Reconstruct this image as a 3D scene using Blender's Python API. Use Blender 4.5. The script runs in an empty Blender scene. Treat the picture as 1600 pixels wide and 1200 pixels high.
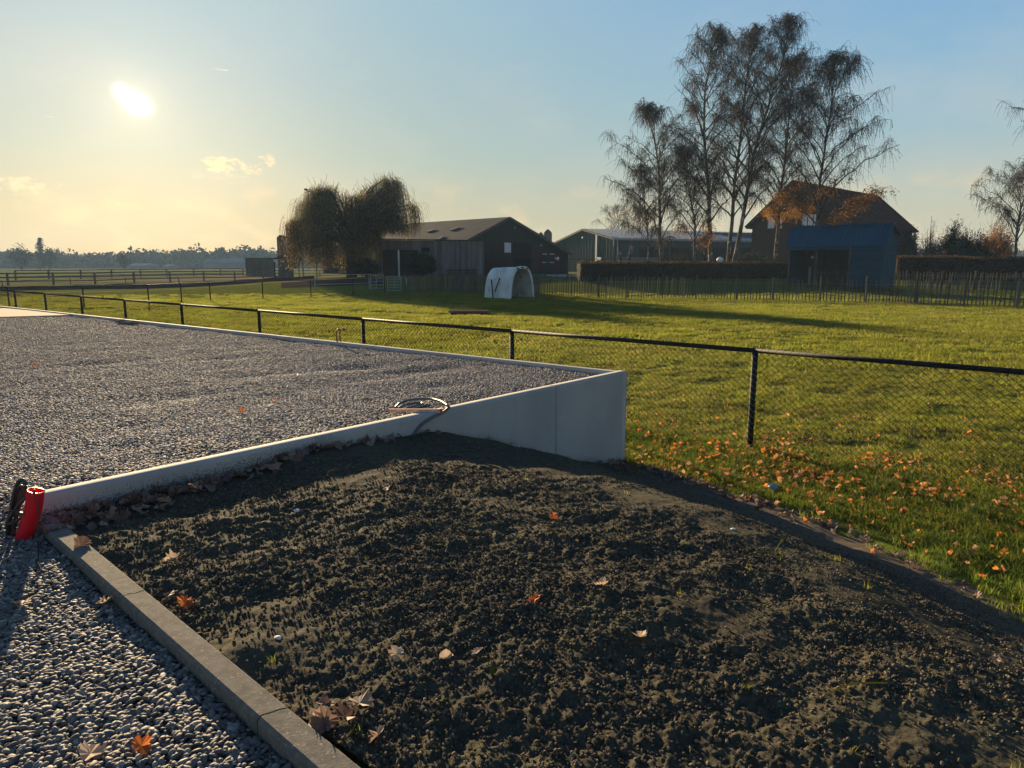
import bpy, math, random
import numpy as np
from mathutils import Vector, Matrix
R = math.radians
rng = np.random.default_rng(7)
random.seed(7)
sc = bpy.context.scene
COL = sc.collection

# ------------------------------------------------------------------ camera
CAMH = 1.156
F = 1100.0                       # focal length in pixels of the 1600 px wide photograph
TH = math.atan(187.0 / F)
cam = bpy.data.cameras.new("camera"); camo = bpy.data.objects.new("camera", cam); COL.objects.link(camo)
camo.location = (0, 0, CAMH); camo.rotation_euler = (math.pi/2 - TH, 0, 0)
cam.sensor_width = 36; cam.lens = 36*F/1600; cam.clip_start = .05; cam.clip_end = 6000
sc.camera = camo

def ray(x, y):
    u = (x-800)/F; v = (y-600)/F
    return np.array([u, math.cos(TH)-v*math.sin(TH), -math.sin(TH)-v*math.cos(TH)])
CAM = np.array([0, 0, CAMH])
def G(x, y, z):                  # where the sight line through a photo point meets height z
    d = ray(x, y); return CAM + d*(z-CAMH)/d[2]
def PT(x, y, Y):                 # ... reaches distance Y
    d = ray(x, y); return CAM + d*Y/d[1]
def PL(x, y, n, p):              # ... meets a plane
    d = ray(x, y); n = np.array(n, float); return CAM + d*(np.dot(n, np.array(p)-CAM)/np.dot(n, d))

# ------------------------------------------------------------------ light
SUN = ray(208, 158); SUN = SUN/np.linalg.norm(SUN)
SEL = math.asin(SUN[2]); SAZ = math.atan2(SUN[0], SUN[1])
EXPO = 1.75
sl = bpy.data.lights.new("sun", 'SUN'); sl.energy = 5.0; sl.angle = R(.6); sl.color = (1, .76, .45)
slo = bpy.data.objects.new("sun", sl); COL.objects.link(slo)
slo.rotation_euler = Vector(-SUN).to_track_quat('-Z', 'Y').to_euler()
slo.location = (-20, 40, 30)
sc.view_settings.view_transform = 'Standard'; sc.view_settings.look = 'None'
sc.view_settings.exposure = EXPO; sc.view_settings.gamma = 1; sc.view_settings.use_curve_mapping = False
sc.cycles.use_denoising = True
sc.cycles.max_bounces = 6; sc.cycles.transparent_max_bounces = 8
sc.cycles.diffuse_bounces = 3; sc.cycles.glossy_bounces = 2; sc.cycles.volume_bounces = 0
sc.cycles.sample_clamp_indirect = 4

def lin(c): return tuple(((v/255)/12.92 if v/255 <= .04045 else ((v/255+.055)/1.055)**2.4) for v in c)

class NT:
    """small helper round a node tree"""
    def __init__(s, tree): s.t = tree; s.n = tree.nodes; s.l = tree.links; s.n.clear()
    def add(s, typ, ins=None, **kw):
        nd = s.n.new(typ)
        for k_, v in kw.items(): setattr(nd, k_, v)
        for k_, v in (ins or {}).items(): s.put(nd.inputs[k_], v)
        return nd
    def put(s, sock, v):
        if isinstance(v, bpy.types.NodeSocket): s.l.new(v, sock)
        else:
            if sock.type == 'RGBA' and len(v) == 3: v = (*v, 1)
            sock.default_value = v
    def m(s, op, a, b=None, c=None, clamp=False):
        nd = s.n.new('ShaderNodeMath'); nd.operation = op; nd.use_clamp = clamp
        for i, v in enumerate((a, b, c)):
            if v is not None: s.put(nd.inputs[i], v)
        return nd.outputs[0]
    def vm(s, op, a, b=None, out=0):
        nd = s.n.new('ShaderNodeVectorMath'); nd.operation = op
        s.put(nd.inputs[0], a)
        if b is not None: s.put(nd.inputs[1], b)
        return nd.outputs['Value'] if op in ('DOT_PRODUCT', 'LENGTH') else nd.outputs[0]
    def ramp(s, fac, stops, interp='LINEAR'):
        nd = s.n.new('ShaderNodeValToRGB'); s.put(nd.inputs[0], fac); cr = nd.color_ramp; cr.interpolation = interp
        while len(cr.elements) < len(stops): cr.elements.new(.5)
        for e, (p, c) in zip(cr.elements, stops): e.position = p
        for e, (p, c) in zip(cr.elements, stops): e.color = (*c, 1)
        return nd.outputs[0]
    def mix(s, f, a, b, blend='MIX'):
        nd = s.n.new('ShaderNodeMix'); nd.data_type = 'RGBA'; nd.blend_type = blend
        s.put(nd.inputs[0], f); s.put(nd.inputs[6], a); s.put(nd.inputs[7], b); return nd.outputs[2]
    def noise(s, vec, scale, detail=3, rough=.55):
        nd = s.n.new('ShaderNodeTexNoise'); s.put(nd.inputs['Scale'], scale); s.put(nd.inputs['Detail'], detail)
        s.put(nd.inputs['Roughness'], rough)
        if vec is not None: s.l.new(vec, nd.inputs['Vector'])
        return nd.outputs['Fac']
    def sstep(s, x, a, b):
        nd = s.n.new('ShaderNodeMapRange'); nd.interpolation_type = 'SMOOTHSTEP'
        s.put(nd.inputs[0], x); nd.inputs[1].default_value = a; nd.inputs[2].default_value = b
        return nd.outputs[0]

def make_world():
    w = bpy.data.worlds.new("World"); sc.world = w; w.use_nodes = True
    t = NT(w.node_tree)
    tc = t.add('ShaderNodeTexCoord').outputs['Generated']
    d = t.vm('NORMALIZE', tc)
    xyz = t.add('ShaderNodeSeparateXYZ', {0: d}).outputs
    el = t.m('MULTIPLY', t.m('ARCSINE', xyz[2]), 180/math.pi)
    ang = t.m('MULTIPLY', t.m('ARCCOSINE', t.m('MINIMUM', t.vm('DOT_PRODUCT', d, tuple(SUN)), 1.0)), 180/math.pi)
    e90 = t.m('DIVIDE', el, 90, clamp=True)
    near = t.ramp(e90, [(p/90, lin(c)) for p, c in [(0,(206,186,138)),(3.5,(190,186,154)),(8,(168,188,180)),(13,(160,187,193)),(22,(154,191,209)),(45,(88,118,162)),(90,(48,76,120))]])
    away = t.ramp(e90, [(p/90, lin(c)) for p, c in [(0,(206,188,150)),(4,(198,198,176)),(9,(162,190,200)),(14,(140,182,210)),(21,(117,165,214)),(45,(62,98,150)),(90,(44,72,116))]])
    col = t.mix(t.sstep(ang, 12, 60), near, away)
    # sun aureole
    def glow(direction, rad, amp, c, power=2):
        a = t.m('MULTIPLY', t.m('ARCCOSINE', t.m('MINIMUM', t.vm('DOT_PRODUCT', d, tuple(direction)), 1.0)), 180/math.pi)
        g = t.m('MULTIPLY', t.m('EXPONENT', t.m('MULTIPLY', t.m('POWER', t.m('DIVIDE', a, rad), power), -1)), amp)
        return sc_col(g, c)
    def sc_col(f, c):
        nd = t.n.new('ShaderNodeVectorMath'); nd.operation = 'SCALE'; nd.inputs[0].default_value = c
        t.put(nd.inputs['Scale'], f); return nd.outputs[0]
    def nrm(v): return v/np.linalg.norm(v)
    for dr, rad, amp, c, pw in [(nrm(ray(213,162)), .52, 1.8, (1,.97,.85), 2), (nrm(ray(188,142)), .36, 1.1, (1,.95,.8), 2), (nrm(ray(200,152)), .4, 1.1, (1,.97,.85), 2), (nrm(ray(225,167)), .42, 1.1, (1,.97,.85), 2),
                                (SUN, 1.9, .24, (1,.78,.40), 1.6), (SUN, 6.5, .06, (1,.90,.74), 1.3)]:
        col = t.mix(1.0, col, glow(dr, rad, amp, c, pw), 'ADD')
    # clouds and contrails, laid out by direction
    az = t.m('MULTIPLY', t.m('ARCTAN2', xyz[0], xyz[1]), 180/math.pi)
    cv = t.add('ShaderNodeCombineXYZ', {0: az, 1: t.m('MULTIPLY', el, 1.9), 2: 0.0}).outputs[0]
    n1 = t.noise(cv, 1.3, 5, .62); n2 = t.noise(cv, .22, 4, .55)
    def ae(x, y):
        q = nrm(ray(x, y)); return math.degrees(math.atan2(q[0], q[1])), math.degrees(math.asin(q[2]))
    def blob(x, y, wx, wy, thr, soft, amp, c):
        nonlocal col
        a0, e0 = ae(x, y)
        dx = t.m('DIVIDE', t.m('SUBTRACT', az, a0), wx); dy = t.m('DIVIDE', t.m('SUBTRACT', el, e0), wy)
        r2 = t.m('ADD', t.m('MULTIPLY', dx, dx), t.m('MULTIPLY', dy, dy))
        v = t.m('SUBTRACT', n1, t.m('MULTIPLY', r2, .22))
        col = t.mix(t.m('MULTIPLY', t.sstep(v, thr, thr+soft), amp), col, c)
    warm = lin((255,226,178)); 
    blob(343, 256, 1.5, .75, .34, .14, .95, warm); blob(388, 264, 1.2, .55, .38, .16, .8, warm); blob(418, 252, 1.0, .6, .38, .16, .8, warm)
    blob(30, 290, 2.6, .8, .36, .3, .9, lin((250,226,182))); blob(200, 320, 1.6, .35, .38, .2, .3, warm)
    blob(355, 275, 3.5, .7, .34, .3, .3, lin((236,222,190)))
    band = t.m('MULTIPLY', t.sstep(n2, .48, .66), t.m('MULTIPLY', t.sstep(el, .4, 1.6), t.m('SUBTRACT', 1.0, t.sstep(el, 3.5, 7.5))))
    col = t.mix(t.m('MULTIPLY', band, .5), col, lin((246,214,166)))
    veil = t.m('MULTIPLY', t.sstep(t.noise(cv, .07, 4, .6), .45, .7), t.m('SUBTRACT', 1.0, t.sstep(el, 12, 24)))
    col = t.mix(t.m('MULTIPLY', veil, .16), col, lin((226,216,200)))
    for (x0, y0, x1, y1, wd, amp) in [(322,106,356,110,.045,.8), (66,180,82,183,.04,.55)]:
        a0, e0 = ae(x0, y0); a1, e1 = ae(x1, y1); sl_ = (e1-e0)/(a1-a0)
        dd = t.m('ABSOLUTE', t.m('SUBTRACT', t.m('SUBTRACT', el, e0), t.m('MULTIPLY', t.m('SUBTRACT', az, a0), sl_)))
        mk = t.m('MULTIPLY', t.m('SUBTRACT', 1.0, t.sstep(dd, 0, wd)), t.m('MULTIPLY', t.sstep(az, a0, a1), t.m('SUBTRACT', 1.0, t.sstep(az, a1, a1+.08))))
        col = t.mix(t.m('MULTIPLY', mk, amp), col, (1,.97,.92))
    sky = t.add('ShaderNodeTexSky', sky_type='NISHITA', sun_disc=False, sun_elevation=SEL, sun_rotation=SAZ, air_density=1.0, dust_density=2.0, ozone_density=1.0)
    bg1 = t.add('ShaderNodeBackground', {0: sky.outputs[0], 1: .05})
    bg2 = t.add('ShaderNodeBackground', {0: col, 1: 1/2**EXPO})
    mx = t.add('ShaderNodeMixShader', {0: .96, 1: bg1.outputs[0], 2: bg2.outputs[0]})
    o = t.add('ShaderNodeOutputWorld', {0: mx.outputs[0]})
make_world()

# ------------------------------------------------------------------ numpy noise
def _hash(ix, iy, s):
    h = (ix.astype(np.int64)*374761393 + iy.astype(np.int64)*668265263 + s*974711) & 0x7fffffff
    h = ((h ^ (h >> 13))*1274126177) & 0x7fffffff
    return ((h ^ (h >> 16)) & 0xffffff)/float(0xffffff)
def vnoise(x, y, s=0):
    ix = np.floor(x); iy = np.floor(y); fx = x-ix; fy = y-iy
    fx = fx*fx*(3-2*fx); fy = fy*fy*(3-2*fy)
    a = _hash(ix, iy, s); b = _hash(ix+1, iy, s); c = _hash(ix, iy+1, s); d = _hash(ix+1, iy+1, s)
    return (a*(1-fx)+b*fx)*(1-fy)+(c*(1-fx)+d*fx)*fy
def fbm(x, y, scale, octv=4, s=0, gain=.5):
    v = 0; a = 1; tot = 0
    for o in range(octv):
        v = v+a*(vnoise(x/scale*2**o+17.3*o, y/scale*2**o-9.1*o, s+o)-.5); tot += a; a *= gain
    return v/tot*2
def clods(x, y, size, s, keep=.6):
    """height of round lumps about `size` across"""
    gx = np.floor(x/size); gy = np.floor(y/size); best = np.zeros_like(x)
    for dx in (-1, 0, 1):
        for dy in (-1, 0, 1):
            cx = gx+dx; cy = gy+dy
            px = (cx+_hash(cx, cy, s))*size; py = (cy+_hash(cx, cy, s+1))*size
            r = size*(.22+.42*_hash(cx, cy, s+2)); on = _hash(cx, cy, s+3) < keep
            an = _hash(cx, cy, s+4)*3.14; el = 1+.5*_hash(cx, cy, s+5)
            ux = (x-px)*np.cos(an)+(y-py)*np.sin(an); uy = -(x-px)*np.sin(an)+(y-py)*np.cos(an)
            d2 = (ux/el)**2+(uy*el)**2
            h = np.sqrt(np.maximum(r*r-d2, 0))*on*(.5+.5*_hash(cx, cy, s+6))
            best = np.maximum(best, h)
    return best
def smooth(a, b, x):
    t = np.clip((x-a)/(b-a), 0, 1); return t*t*(3-2*t)

# ------------------------------------------------------------------ terrain
O = np.array([-2.32, 3.33]); W = np.array([.654, .757]); K = np.array([.757, -.654])   # wall foot, wall direction, kerb direction
def st(x, y): qx = x-O[0]; qy = y-O[1]; return qx*W[0]+qy*W[1], qx*K[0]+qy*K[1]
def xy(s, t): return O[0]+s*W[0]+t*K[0], O[1]+s*W[1]+t*K[1]
CORNER = np.array([1.23, 7.44]); BACK = G(120, 490, .03)[:2]
BDIR = (BACK-CORNER)/np.linalg.norm(BACK-CORNER); BN = np.array([BDIR[1], -BDIR[0]])
if BN[1] < 0: BN = -BN
FIELD = -1.05
_PS = [-50, 1.4, 1.83, 2.13, 2.77, 3.22, 3.55, 4.21, 5.0, 5.5, 6.2, 60]
_PZ = [-.085, -.085, -.095, -.12, -.205, -.3, -.42, -.68, -.90, -.99, -1.05, -1.05]
def sprime(s, t):
    tt = np.clip(t, 0, 5); return s+.09*tt*tt+np.where(t > 5, (t-5)*.5, 0)
def Zs(x, y):
    s, t = st(x, y); sp = sprime(s, t)+.12*fbm(x, y, 1.3, 2, 91)
    z = np.interp(sp, _PS, _PZ)
    return np.where(t < -.5, FIELD, z)
def rise(x, y):
    return .98*smooth(47, 66, y)*smooth(-34, -14, x)
def Z(x, y):
    x = np.asarray(x, float); y = np.asarray(y, float)
    base = FIELD+rise(x, y)+.05*fbm(x, y, 9, 2, 3)*smooth(8, 16, y)+.02*fbm(x, y, 1.1, 3, 5)
    base = base+.045*np.maximum(fbm(x, y, .55, 2, 8), 0)*smooth(60, 20, y)
    s, t = st(x, y)
    near = np.maximum(Zs(x, y), FIELD-1)
    m = smooth(8.5, 6.2, sprime(s, t))*smooth(-1.2, -.3, t)
    return base*(1-m)+(near+.015*fbm(x, y, .6, 3, 5))*m
def z1(x, y): return float(Z(np.array([x]), np.array([y]))[0])

def gravz(x, y):
    s, t = st(x, y)
    b = -.025-.085*smooth(-.5, .35, t)*smooth(1.2, -.2, s)
    und = .016*fbm(x, y, .9, 2, 31)+.010*fbm(x, y, .28, 2, 33)
    dist = np.hypot(x, y)
    # trodden hollows
    hol = np.zeros_like(x)
    for (px, py, rx, ry, dp) in [(565,572,.5,.22,.045),(650,578,.5,.2,.05),(600,590,.35,.18,.04),(345,560,.3,.2,.03),(280,620,.3,.2,.03),(420,585,.3,.15,.03),(180,565,.5,.2,.03),(700,600,.3,.15,.03)]:
        g = G(px, py, -.02); u = (x-g[0])*.8+(y-g[1])*.6; v = -(x-g[0])*.6+(y-g[1])*.8
        hol = hol+dp*np.exp(-(u/rx)**2-(v/ry)**2)
    return b+und*smooth(0, .15, np.abs(t)+.15)-hol*.75

# ------------------------------------------------------------------ mesh helpers
class MB:
    def __init__(s): s.v = []; s.f = []; s.n = 0; s.mi = []
    def raw(s, v, f, mi=0):
        v = np.asarray(v, float).reshape(-1, 3); s.v.append(v)
        for q in f: s.f.append(tuple(int(i)+s.n for i in q)); s.mi.append(mi)
        s.n += len(v); return s
    def box(s, c, size, ax=None, mi=0, top=None):
        """box centred on c; ax = 3 axis rows; top = (sx, sy) scale of the upper face"""
        h = np.array(size)/2; ax = np.eye(3) if ax is None else np.array(ax)
        tp = top or (1, 1); v = []
        for z in (-1, 1):
            k = tp if z == 1 else (1, 1)
            for x, y in ((-1,-1),(1,-1),(1,1),(-1,1)): v.append(np.array(c)+ax[0]*x*h[0]*k[0]+ax[1]*y*h[1]*k[1]+ax[2]*z*h[2])
        return s.raw(v, [(3,2,1,0),(4,5,6,7),(0,1,5,4),(1,2,6,5),(2,3,7,6),(3,0,4,7)], mi)
    def beam(s, a, b, w, h, mi=0, up=(0,0,1)):
        a = np.array(a, float); b = np.array(b, float); d = b-a; L = np.linalg.norm(d); d = d/L
        sd = np.cross(d, up)
        if np.linalg.norm(sd) < 1e-4: sd = np.cross(d, (0, 1, 0))
        sd = sd/np.linalg.norm(sd); u = np.cross(sd, d)
        return s.box((a+b)/2, (L, w, h), [d, sd, u], mi)
    def prism(s, poly, ext, mi=0):
        """planar polygon (n,3) pushed along ext"""
        p = np.array(poly, float); n = len(p); v = np.vstack([p, p+np.array(ext)])
        f = [tuple(range(n))[::-1], tuple(range(n, 2*n))]+[(i, (i+1) % n, (i+1) % n+n, i+n) for i in range(n)]
        return s.raw(v, f, mi)
    def tube(s, path, r, sides=6, mi=0, caps=True):
        path = np.array(path, float); rr = np.broadcast_to(np.array(r, float), (len(path),))
        v, f = tubes(path[None], rr[None], sides)
        s.raw(v, f, mi)
        if caps:
            m = len(path); s.f.append(tuple(s.n-m*sides+i for i in range(sides))[::-1]); s.mi.append(mi)
            s.f.append(tuple(s.n-sides+i for i in range(sides))); s.mi.append(mi)
        return s
    def lathe(s, c, prof, sides=16, mi=0):
        c = np.array(c, float); v = []; f = []
        for r, z in prof:
            for i in range(sides):
                a = 2*math.pi*i/sides; v.append(c+(r*math.cos(a), r*math.sin(a), z))
        for j in range(len(prof)-1):
            for i in range(sides): f.append((j*sides+i, j*sides+(i+1) % sides, (j+1)*sides+(i+1) % sides, (j+1)*sides+i))
        f.append(tuple(range(sides))[::-1]); f.append(tuple((len(prof)-1)*sides+i for i in range(sides)))
        return s.raw(v, f, mi)
    def build(s, name, mats, parent=None, smooth_=False, org=None):
        V = np.vstack(s.v) if s.v else np.zeros((0, 3))
        if org is None:
            if parent is not None: org = np.array(parent['org']) if 'org' in parent else np.zeros(3)
            else: org = np.array([(V[:,0].min()+V[:,0].max())/2, (V[:,1].min()+V[:,1].max())/2, V[:,2].min()])
        me = bpy.data.meshes.new(name); me.from_pydata((V-org).tolist(), [], s.f)
        mats = mats if isinstance(mats, (list, tuple)) else [mats]
        for m_ in mats: me.materials.append(m_)
        if len(mats) > 1: me.polygons.foreach_set('material_index', s.mi)
        if smooth_: me.polygons.foreach_set('use_smooth', [True]*len(s.f))
        me.update()
        return link(name, me, parent, org)
ORG = {}
def link(name, me, parent=None, org=None):
    o = bpy.data.objects.new(name, me); COL.objects.link(o)
    if parent is not None: o.parent = parent; ORG[o] = ORG.get(parent, np.zeros(3))
    else:
        o.location = tuple(org) if org is not None else (0,0,0)
        ORG[o] = np.array(org if org is not None else (0,0,0), float)
    return o
def _build_org(parent): return ORG.get(parent)
_ob = MB.build
def _b2(s, name, mats, parent=None, smooth_=False, org=None):
    return _ob(s, name, mats, parent, smooth_, ORG[parent] if parent is not None else org)
MB.build = _b2
def tubes(P, Rr, sides):
    """P (N,M,3) centre lines, Rr (N,M) radii -> verts, quads"""
    P = np.asarray(P, float); N, M_, _ = P.shape
    T = np.empty_like(P); T[:, 1:-1] = P[:, 2:]-P[:, :-2]; T[:, 0] = P[:, 1]-P[:, 0]; T[:, -1] = P[:, -1]-P[:, -2]
    T /= np.linalg.norm(T, axis=2, keepdims=True)+1e-9
    mt = T.mean(1); ref = np.where((np.abs(mt[:, 2:3]) > .75), np.array([[1., .12, 0]]), np.array([[0, 0, 1.]]))[:, None, :]
    A = np.cross(T, ref); A /= np.linalg.norm(A, axis=2, keepdims=True)+1e-9
    B = np.cross(T, A)
    an = np.arange(sides)*2*math.pi/sides
    V = P[:, :, None, :]+Rr[:, :, None, None]*(A[:, :, None, :]*np.cos(an)[None, None, :, None]+B[:, :, None, :]*np.sin(an)[None, None, :, None])
    V = V.reshape(-1, 3)
    i = np.arange(N)[:, None, None]*M_*sides; j = np.arange(M_-1)[None, :, None]*sides; k_ = np.arange(sides)[None, None, :]; k2 = (k_+1) % sides
    a = i+j+k_; b = i+j+k2; c = i+j+sides+k2; d = i+j+sides+k_
    return V, np.stack([a, b, c, d], -1).reshape(-1, 4)
def bigmesh(name, V, Q, mats, parent=None, smooth_=False, org=(0,0,0), attrs=None):
    """many equal polygons quickly: Q is (n,3) or (n,4)"""
    if parent is not None: org = ORG[parent]
    V = np.asarray(V, np.float32)-np.asarray(org, np.float32); Q = np.asarray(Q, np.int32); k_ = Q.shape[1]
    me = bpy.data.meshes.new(name); me.vertices.add(len(V)); me.vertices.foreach_set('co', V.ravel())
    me.loops.add(Q.size); me.loops.foreach_set('vertex_index', Q.ravel())
    me.polygons.add(len(Q)); me.polygons.foreach_set('loop_start', np.arange(len(Q), dtype=np.int32)*k_)
    me.polygons.foreach_set('loop_total', np.full(len(Q), k_, np.int32))
    if smooth_: me.polygons.foreach_set('use_smooth', np.ones(len(Q), bool))
    me.update(calc_edges=True)
    for an, av in (attrs or {}).items():
        at = me.attributes.new(an, 'FLOAT', 'POINT'); at.data.foreach_set('value', np.asarray(av, np.float32))
    for m_ in (mats if isinstance(mats, (list, tuple)) else [mats]): me.materials.append(m_)
    return link(name, me, parent, org)

def tag(o, label=None, cat=None, group=None, kind=None):
    if label: o['label'] = label
    if cat: o['category'] = cat
    if group: o['group'] = group
    if kind: o['kind'] = kind
    return o
def thing(name, loc, label, cat, group=None):
    o = bpy.data.objects.new(name, None); COL.objects.link(o); o.location = tuple(loc); o.empty_display_size = .3
    ORG[o] = np.array(loc, float); return tag(o, label, cat, group)
def copy_mesh(name, me, parent, loc, rot=(0,0,0), scl=(1,1,1)):
    o = bpy.data.objects.new(name, me); COL.objects.link(o); o.parent = parent
    o.location = tuple(np.array(loc)-ORG[parent]); o.rotation_euler = rot; o.scale = scl; return o

# ------------------------------------------------------------------ materials
def M(name, c1, c2=None, scale=6, rough=.85, bump=0., bscale=None, spec=.05, metal=0, objvar=0, transl=0, detail=4, stretch=(1,1,1), bdist=.01, spots=None):
    m = bpy.data.materials.new(name); m.use_nodes = True; t = NT(m.node_tree)
    co = t.add('ShaderNodeTexCoord').outputs['Object']
    co = t.vm('MULTIPLY', co, stretch)
    c2 = c2 or tuple(v*.75 for v in c1)
    f = t.sstep(t.noise(co, scale, detail, .6), .3, .7)
    col = t.mix(f, c1, c2)
    if spots: col = t.mix(t.sstep(t.noise(co, spots[0], 3, .7), spots[1], spots[1]+.08), col, spots[2])
    if objvar:
        rnd = t.add('ShaderNodeObjectInfo').outputs['Random']
        v = t.m('ADD', t.m('MULTIPLY', rnd, 2*objvar), 1-objvar)
        col = t.add('ShaderNodeHueSaturation', {'Value': v, 'Color': col}).outputs[0]
    p = t.add('ShaderNodeBsdfPrincipled', {'Base Color': col, 'Roughness': rough, 'Specular IOR Level': spec, 'Metallic': metal})
    if bump:
        b = t.add('ShaderNodeBump', {'Strength': bump, 'Distance': bdist, 'Height': t.noise(co, bscale or scale*4, 5, .65)})
        t.l.new(b.outputs[0], p.inputs['Normal'])
    sh = p.outputs[0]
    if transl:
        tr = t.add('ShaderNodeBsdfTranslucent', {'Color': col})
        sh = t.add('ShaderNodeMixShader', {0: transl, 1: sh, 2: tr.outputs[0]}).outputs[0]
    t.add('ShaderNodeOutputMaterial', {0: sh})
    return m

def mat_instance(name, cols, rough=.6, spec=.4, transl=0, bump=0, bscale=60, transcol=1.0, posvar=None):
    """colour picked per instance from a list"""
    m = bpy.data.materials.new(name); m.use_nodes = True; t = NT(m.node_tree)
    rnd = t.add('ShaderNodeObjectInfo').outputs['Random']
    n = len(cols); col = t.ramp(rnd, [((i+.0)/n, c) for i, c in enumerate(cols)], 'LINEAR')
    if posvar:
        gp = t.add('ShaderNodeNewGeometry').outputs['Position']
        col = t.mix(t.sstep(t.noise(gp, posvar[0], 4, .6), .35, .65), col, posvar[1], 'MULTIPLY')
    p = t.add('ShaderNodeBsdfPrincipled', {'Base Color': col, 'Roughness': rough, 'Specular IOR Level': spec})
    if bump:
        oc = t.add('ShaderNodeTexCoord').outputs['Object']
        b = t.add('ShaderNodeBump', {'Strength': bump, 'Distance': .002, 'Height': t.noise(oc, bscale, 3)}); t.l.new(b.outputs[0], p.inputs['Normal'])
    sh = p.outputs[0]
    if transl:
        tr = t.add('ShaderNodeBsdfTranslucent', {'Color': t.mix(1.0, col, (transcol,)*3, 'MULTIPLY')})
        sh = t.add('ShaderNodeMixShader', {0: transl, 1: sh, 2: tr.outputs[0]}).outputs[0]
    t.add('ShaderNodeOutputMaterial', {0: sh}); return m

def mat_ground():
    m = bpy.data.materials.new("pasture_ground"); m.use_nodes = True; t = NT(m.node_tree)
    gp = t.add('ShaderNodeNewGeometry').outputs['Position']
    n1 = t.noise(gp, .35, 5, .6); n2 = t.noise(gp, 5, 5, .7); n3 = t.noise(gp, .05, 3, .5)
    g = t.mix(t.sstep(n2, .35, .65), (.13,.15,.02), (.075,.08,.018))
    g = t.mix(t.m('MULTIPLY', t.sstep(n1, .5, .66), .7), g, (.10,.075,.035))
    far = t.mix(t.sstep(n3, .4, .6), (.12,.14,.035), (.15,.125,.06))
    y = t.add('ShaderNodeSeparateXYZ', {0: gp}).outputs[1]
    col = t.mix(t.sstep(y, 55, 90), g, far)
    p = t.add('ShaderNodeBsdfPrincipled', {'Base Color': col, 'Roughness': 1.0, 'Specular IOR Level': 0.0})
    b = t.add('ShaderNodeBump', {'Strength': .6, 'Distance': .04, 'Height': t.noise(gp, 9, 5, .7)}); t.l.new(b.outputs[0], p.inputs['Normal'])
    t.add('ShaderNodeOutputMaterial', {0: p.outputs[0]}); return m
def mat_soil():
    m = bpy.data.materials.new("dark_soil"); m.use_nodes = True; t = NT(m.node_tree)
    gp = t.add('ShaderNodeNewGeometry').outputs['Position']
    n1 = t.noise(gp, 1.2, 4, .6); n2 = t.noise(gp, 28, 5, .7)
    c = t.mix(t.sstep(n2, .3, .7), (.031,.028,.020), (.084,.073,.050))
    c = t.mix(t.m('MULTIPLY', t.sstep(n1, .45, .65), .55), c, (.085,.078,.048))
    c = t.mix(t.m('MULTIPLY', t.sstep(t.noise(gp, 6, 5, .7), .62, .72), .4), c, (.13,.105,.07))
    a = t.add('ShaderNodeAttribute', attribute_name='dry').outputs['Fac']
    c = t.mix(t.m('MULTIPLY', a, .6), c, (.13,.10,.075))
    p = t.add('ShaderNodeBsdfPrincipled', {'Base Color': c, 'Roughness': .95, 'Specular IOR Level': .04})
    b = t.add('ShaderNodeBump', {'Strength': .8, 'Distance': .006, 'Height': t.noise(gp, 140, 4, .7)}); t.l.new(b.outputs[0], p.inputs['Normal'])
    t.add('ShaderNodeOutputMaterial', {0: p.outputs[0]}); return m
def mat_gravelbase():
    m = bpy.data.materials.new("gravel_bed"); m.use_nodes = True; t = NT(m.node_tree)
    gp = t.add('ShaderNodeNewGeometry').outputs['Position']
    v = t.add('ShaderNodeTexVoronoi', {'Vector': gp, 'Scale': 58.0})
    sep = t.add('ShaderNodeSeparateColor', {0: v.outputs['Color']}).outputs[0]
    c = t.mix(sep, (.13,.11,.09), (.36,.30,.25))
    c = t.mix(t.sstep(v.outputs['Distance'], .35, .7), c, (.04,.034,.028))
    p = t.add('ShaderNodeBsdfPrincipled', {'Base Color': c, 'Roughness': .95, 'Specular IOR Level': .05})
    h = t.m('SUBTRACT', 1.0, v.outputs['Distance'])
    b = t.add('ShaderNodeBump', {'Strength': 1.0, 'Distance': .02, 'Height': h}); t.l.new(b.outputs[0], p.inputs['Normal'])
    t.add('ShaderNodeOutputMaterial', {0: p.outputs[0]}); return m
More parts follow.
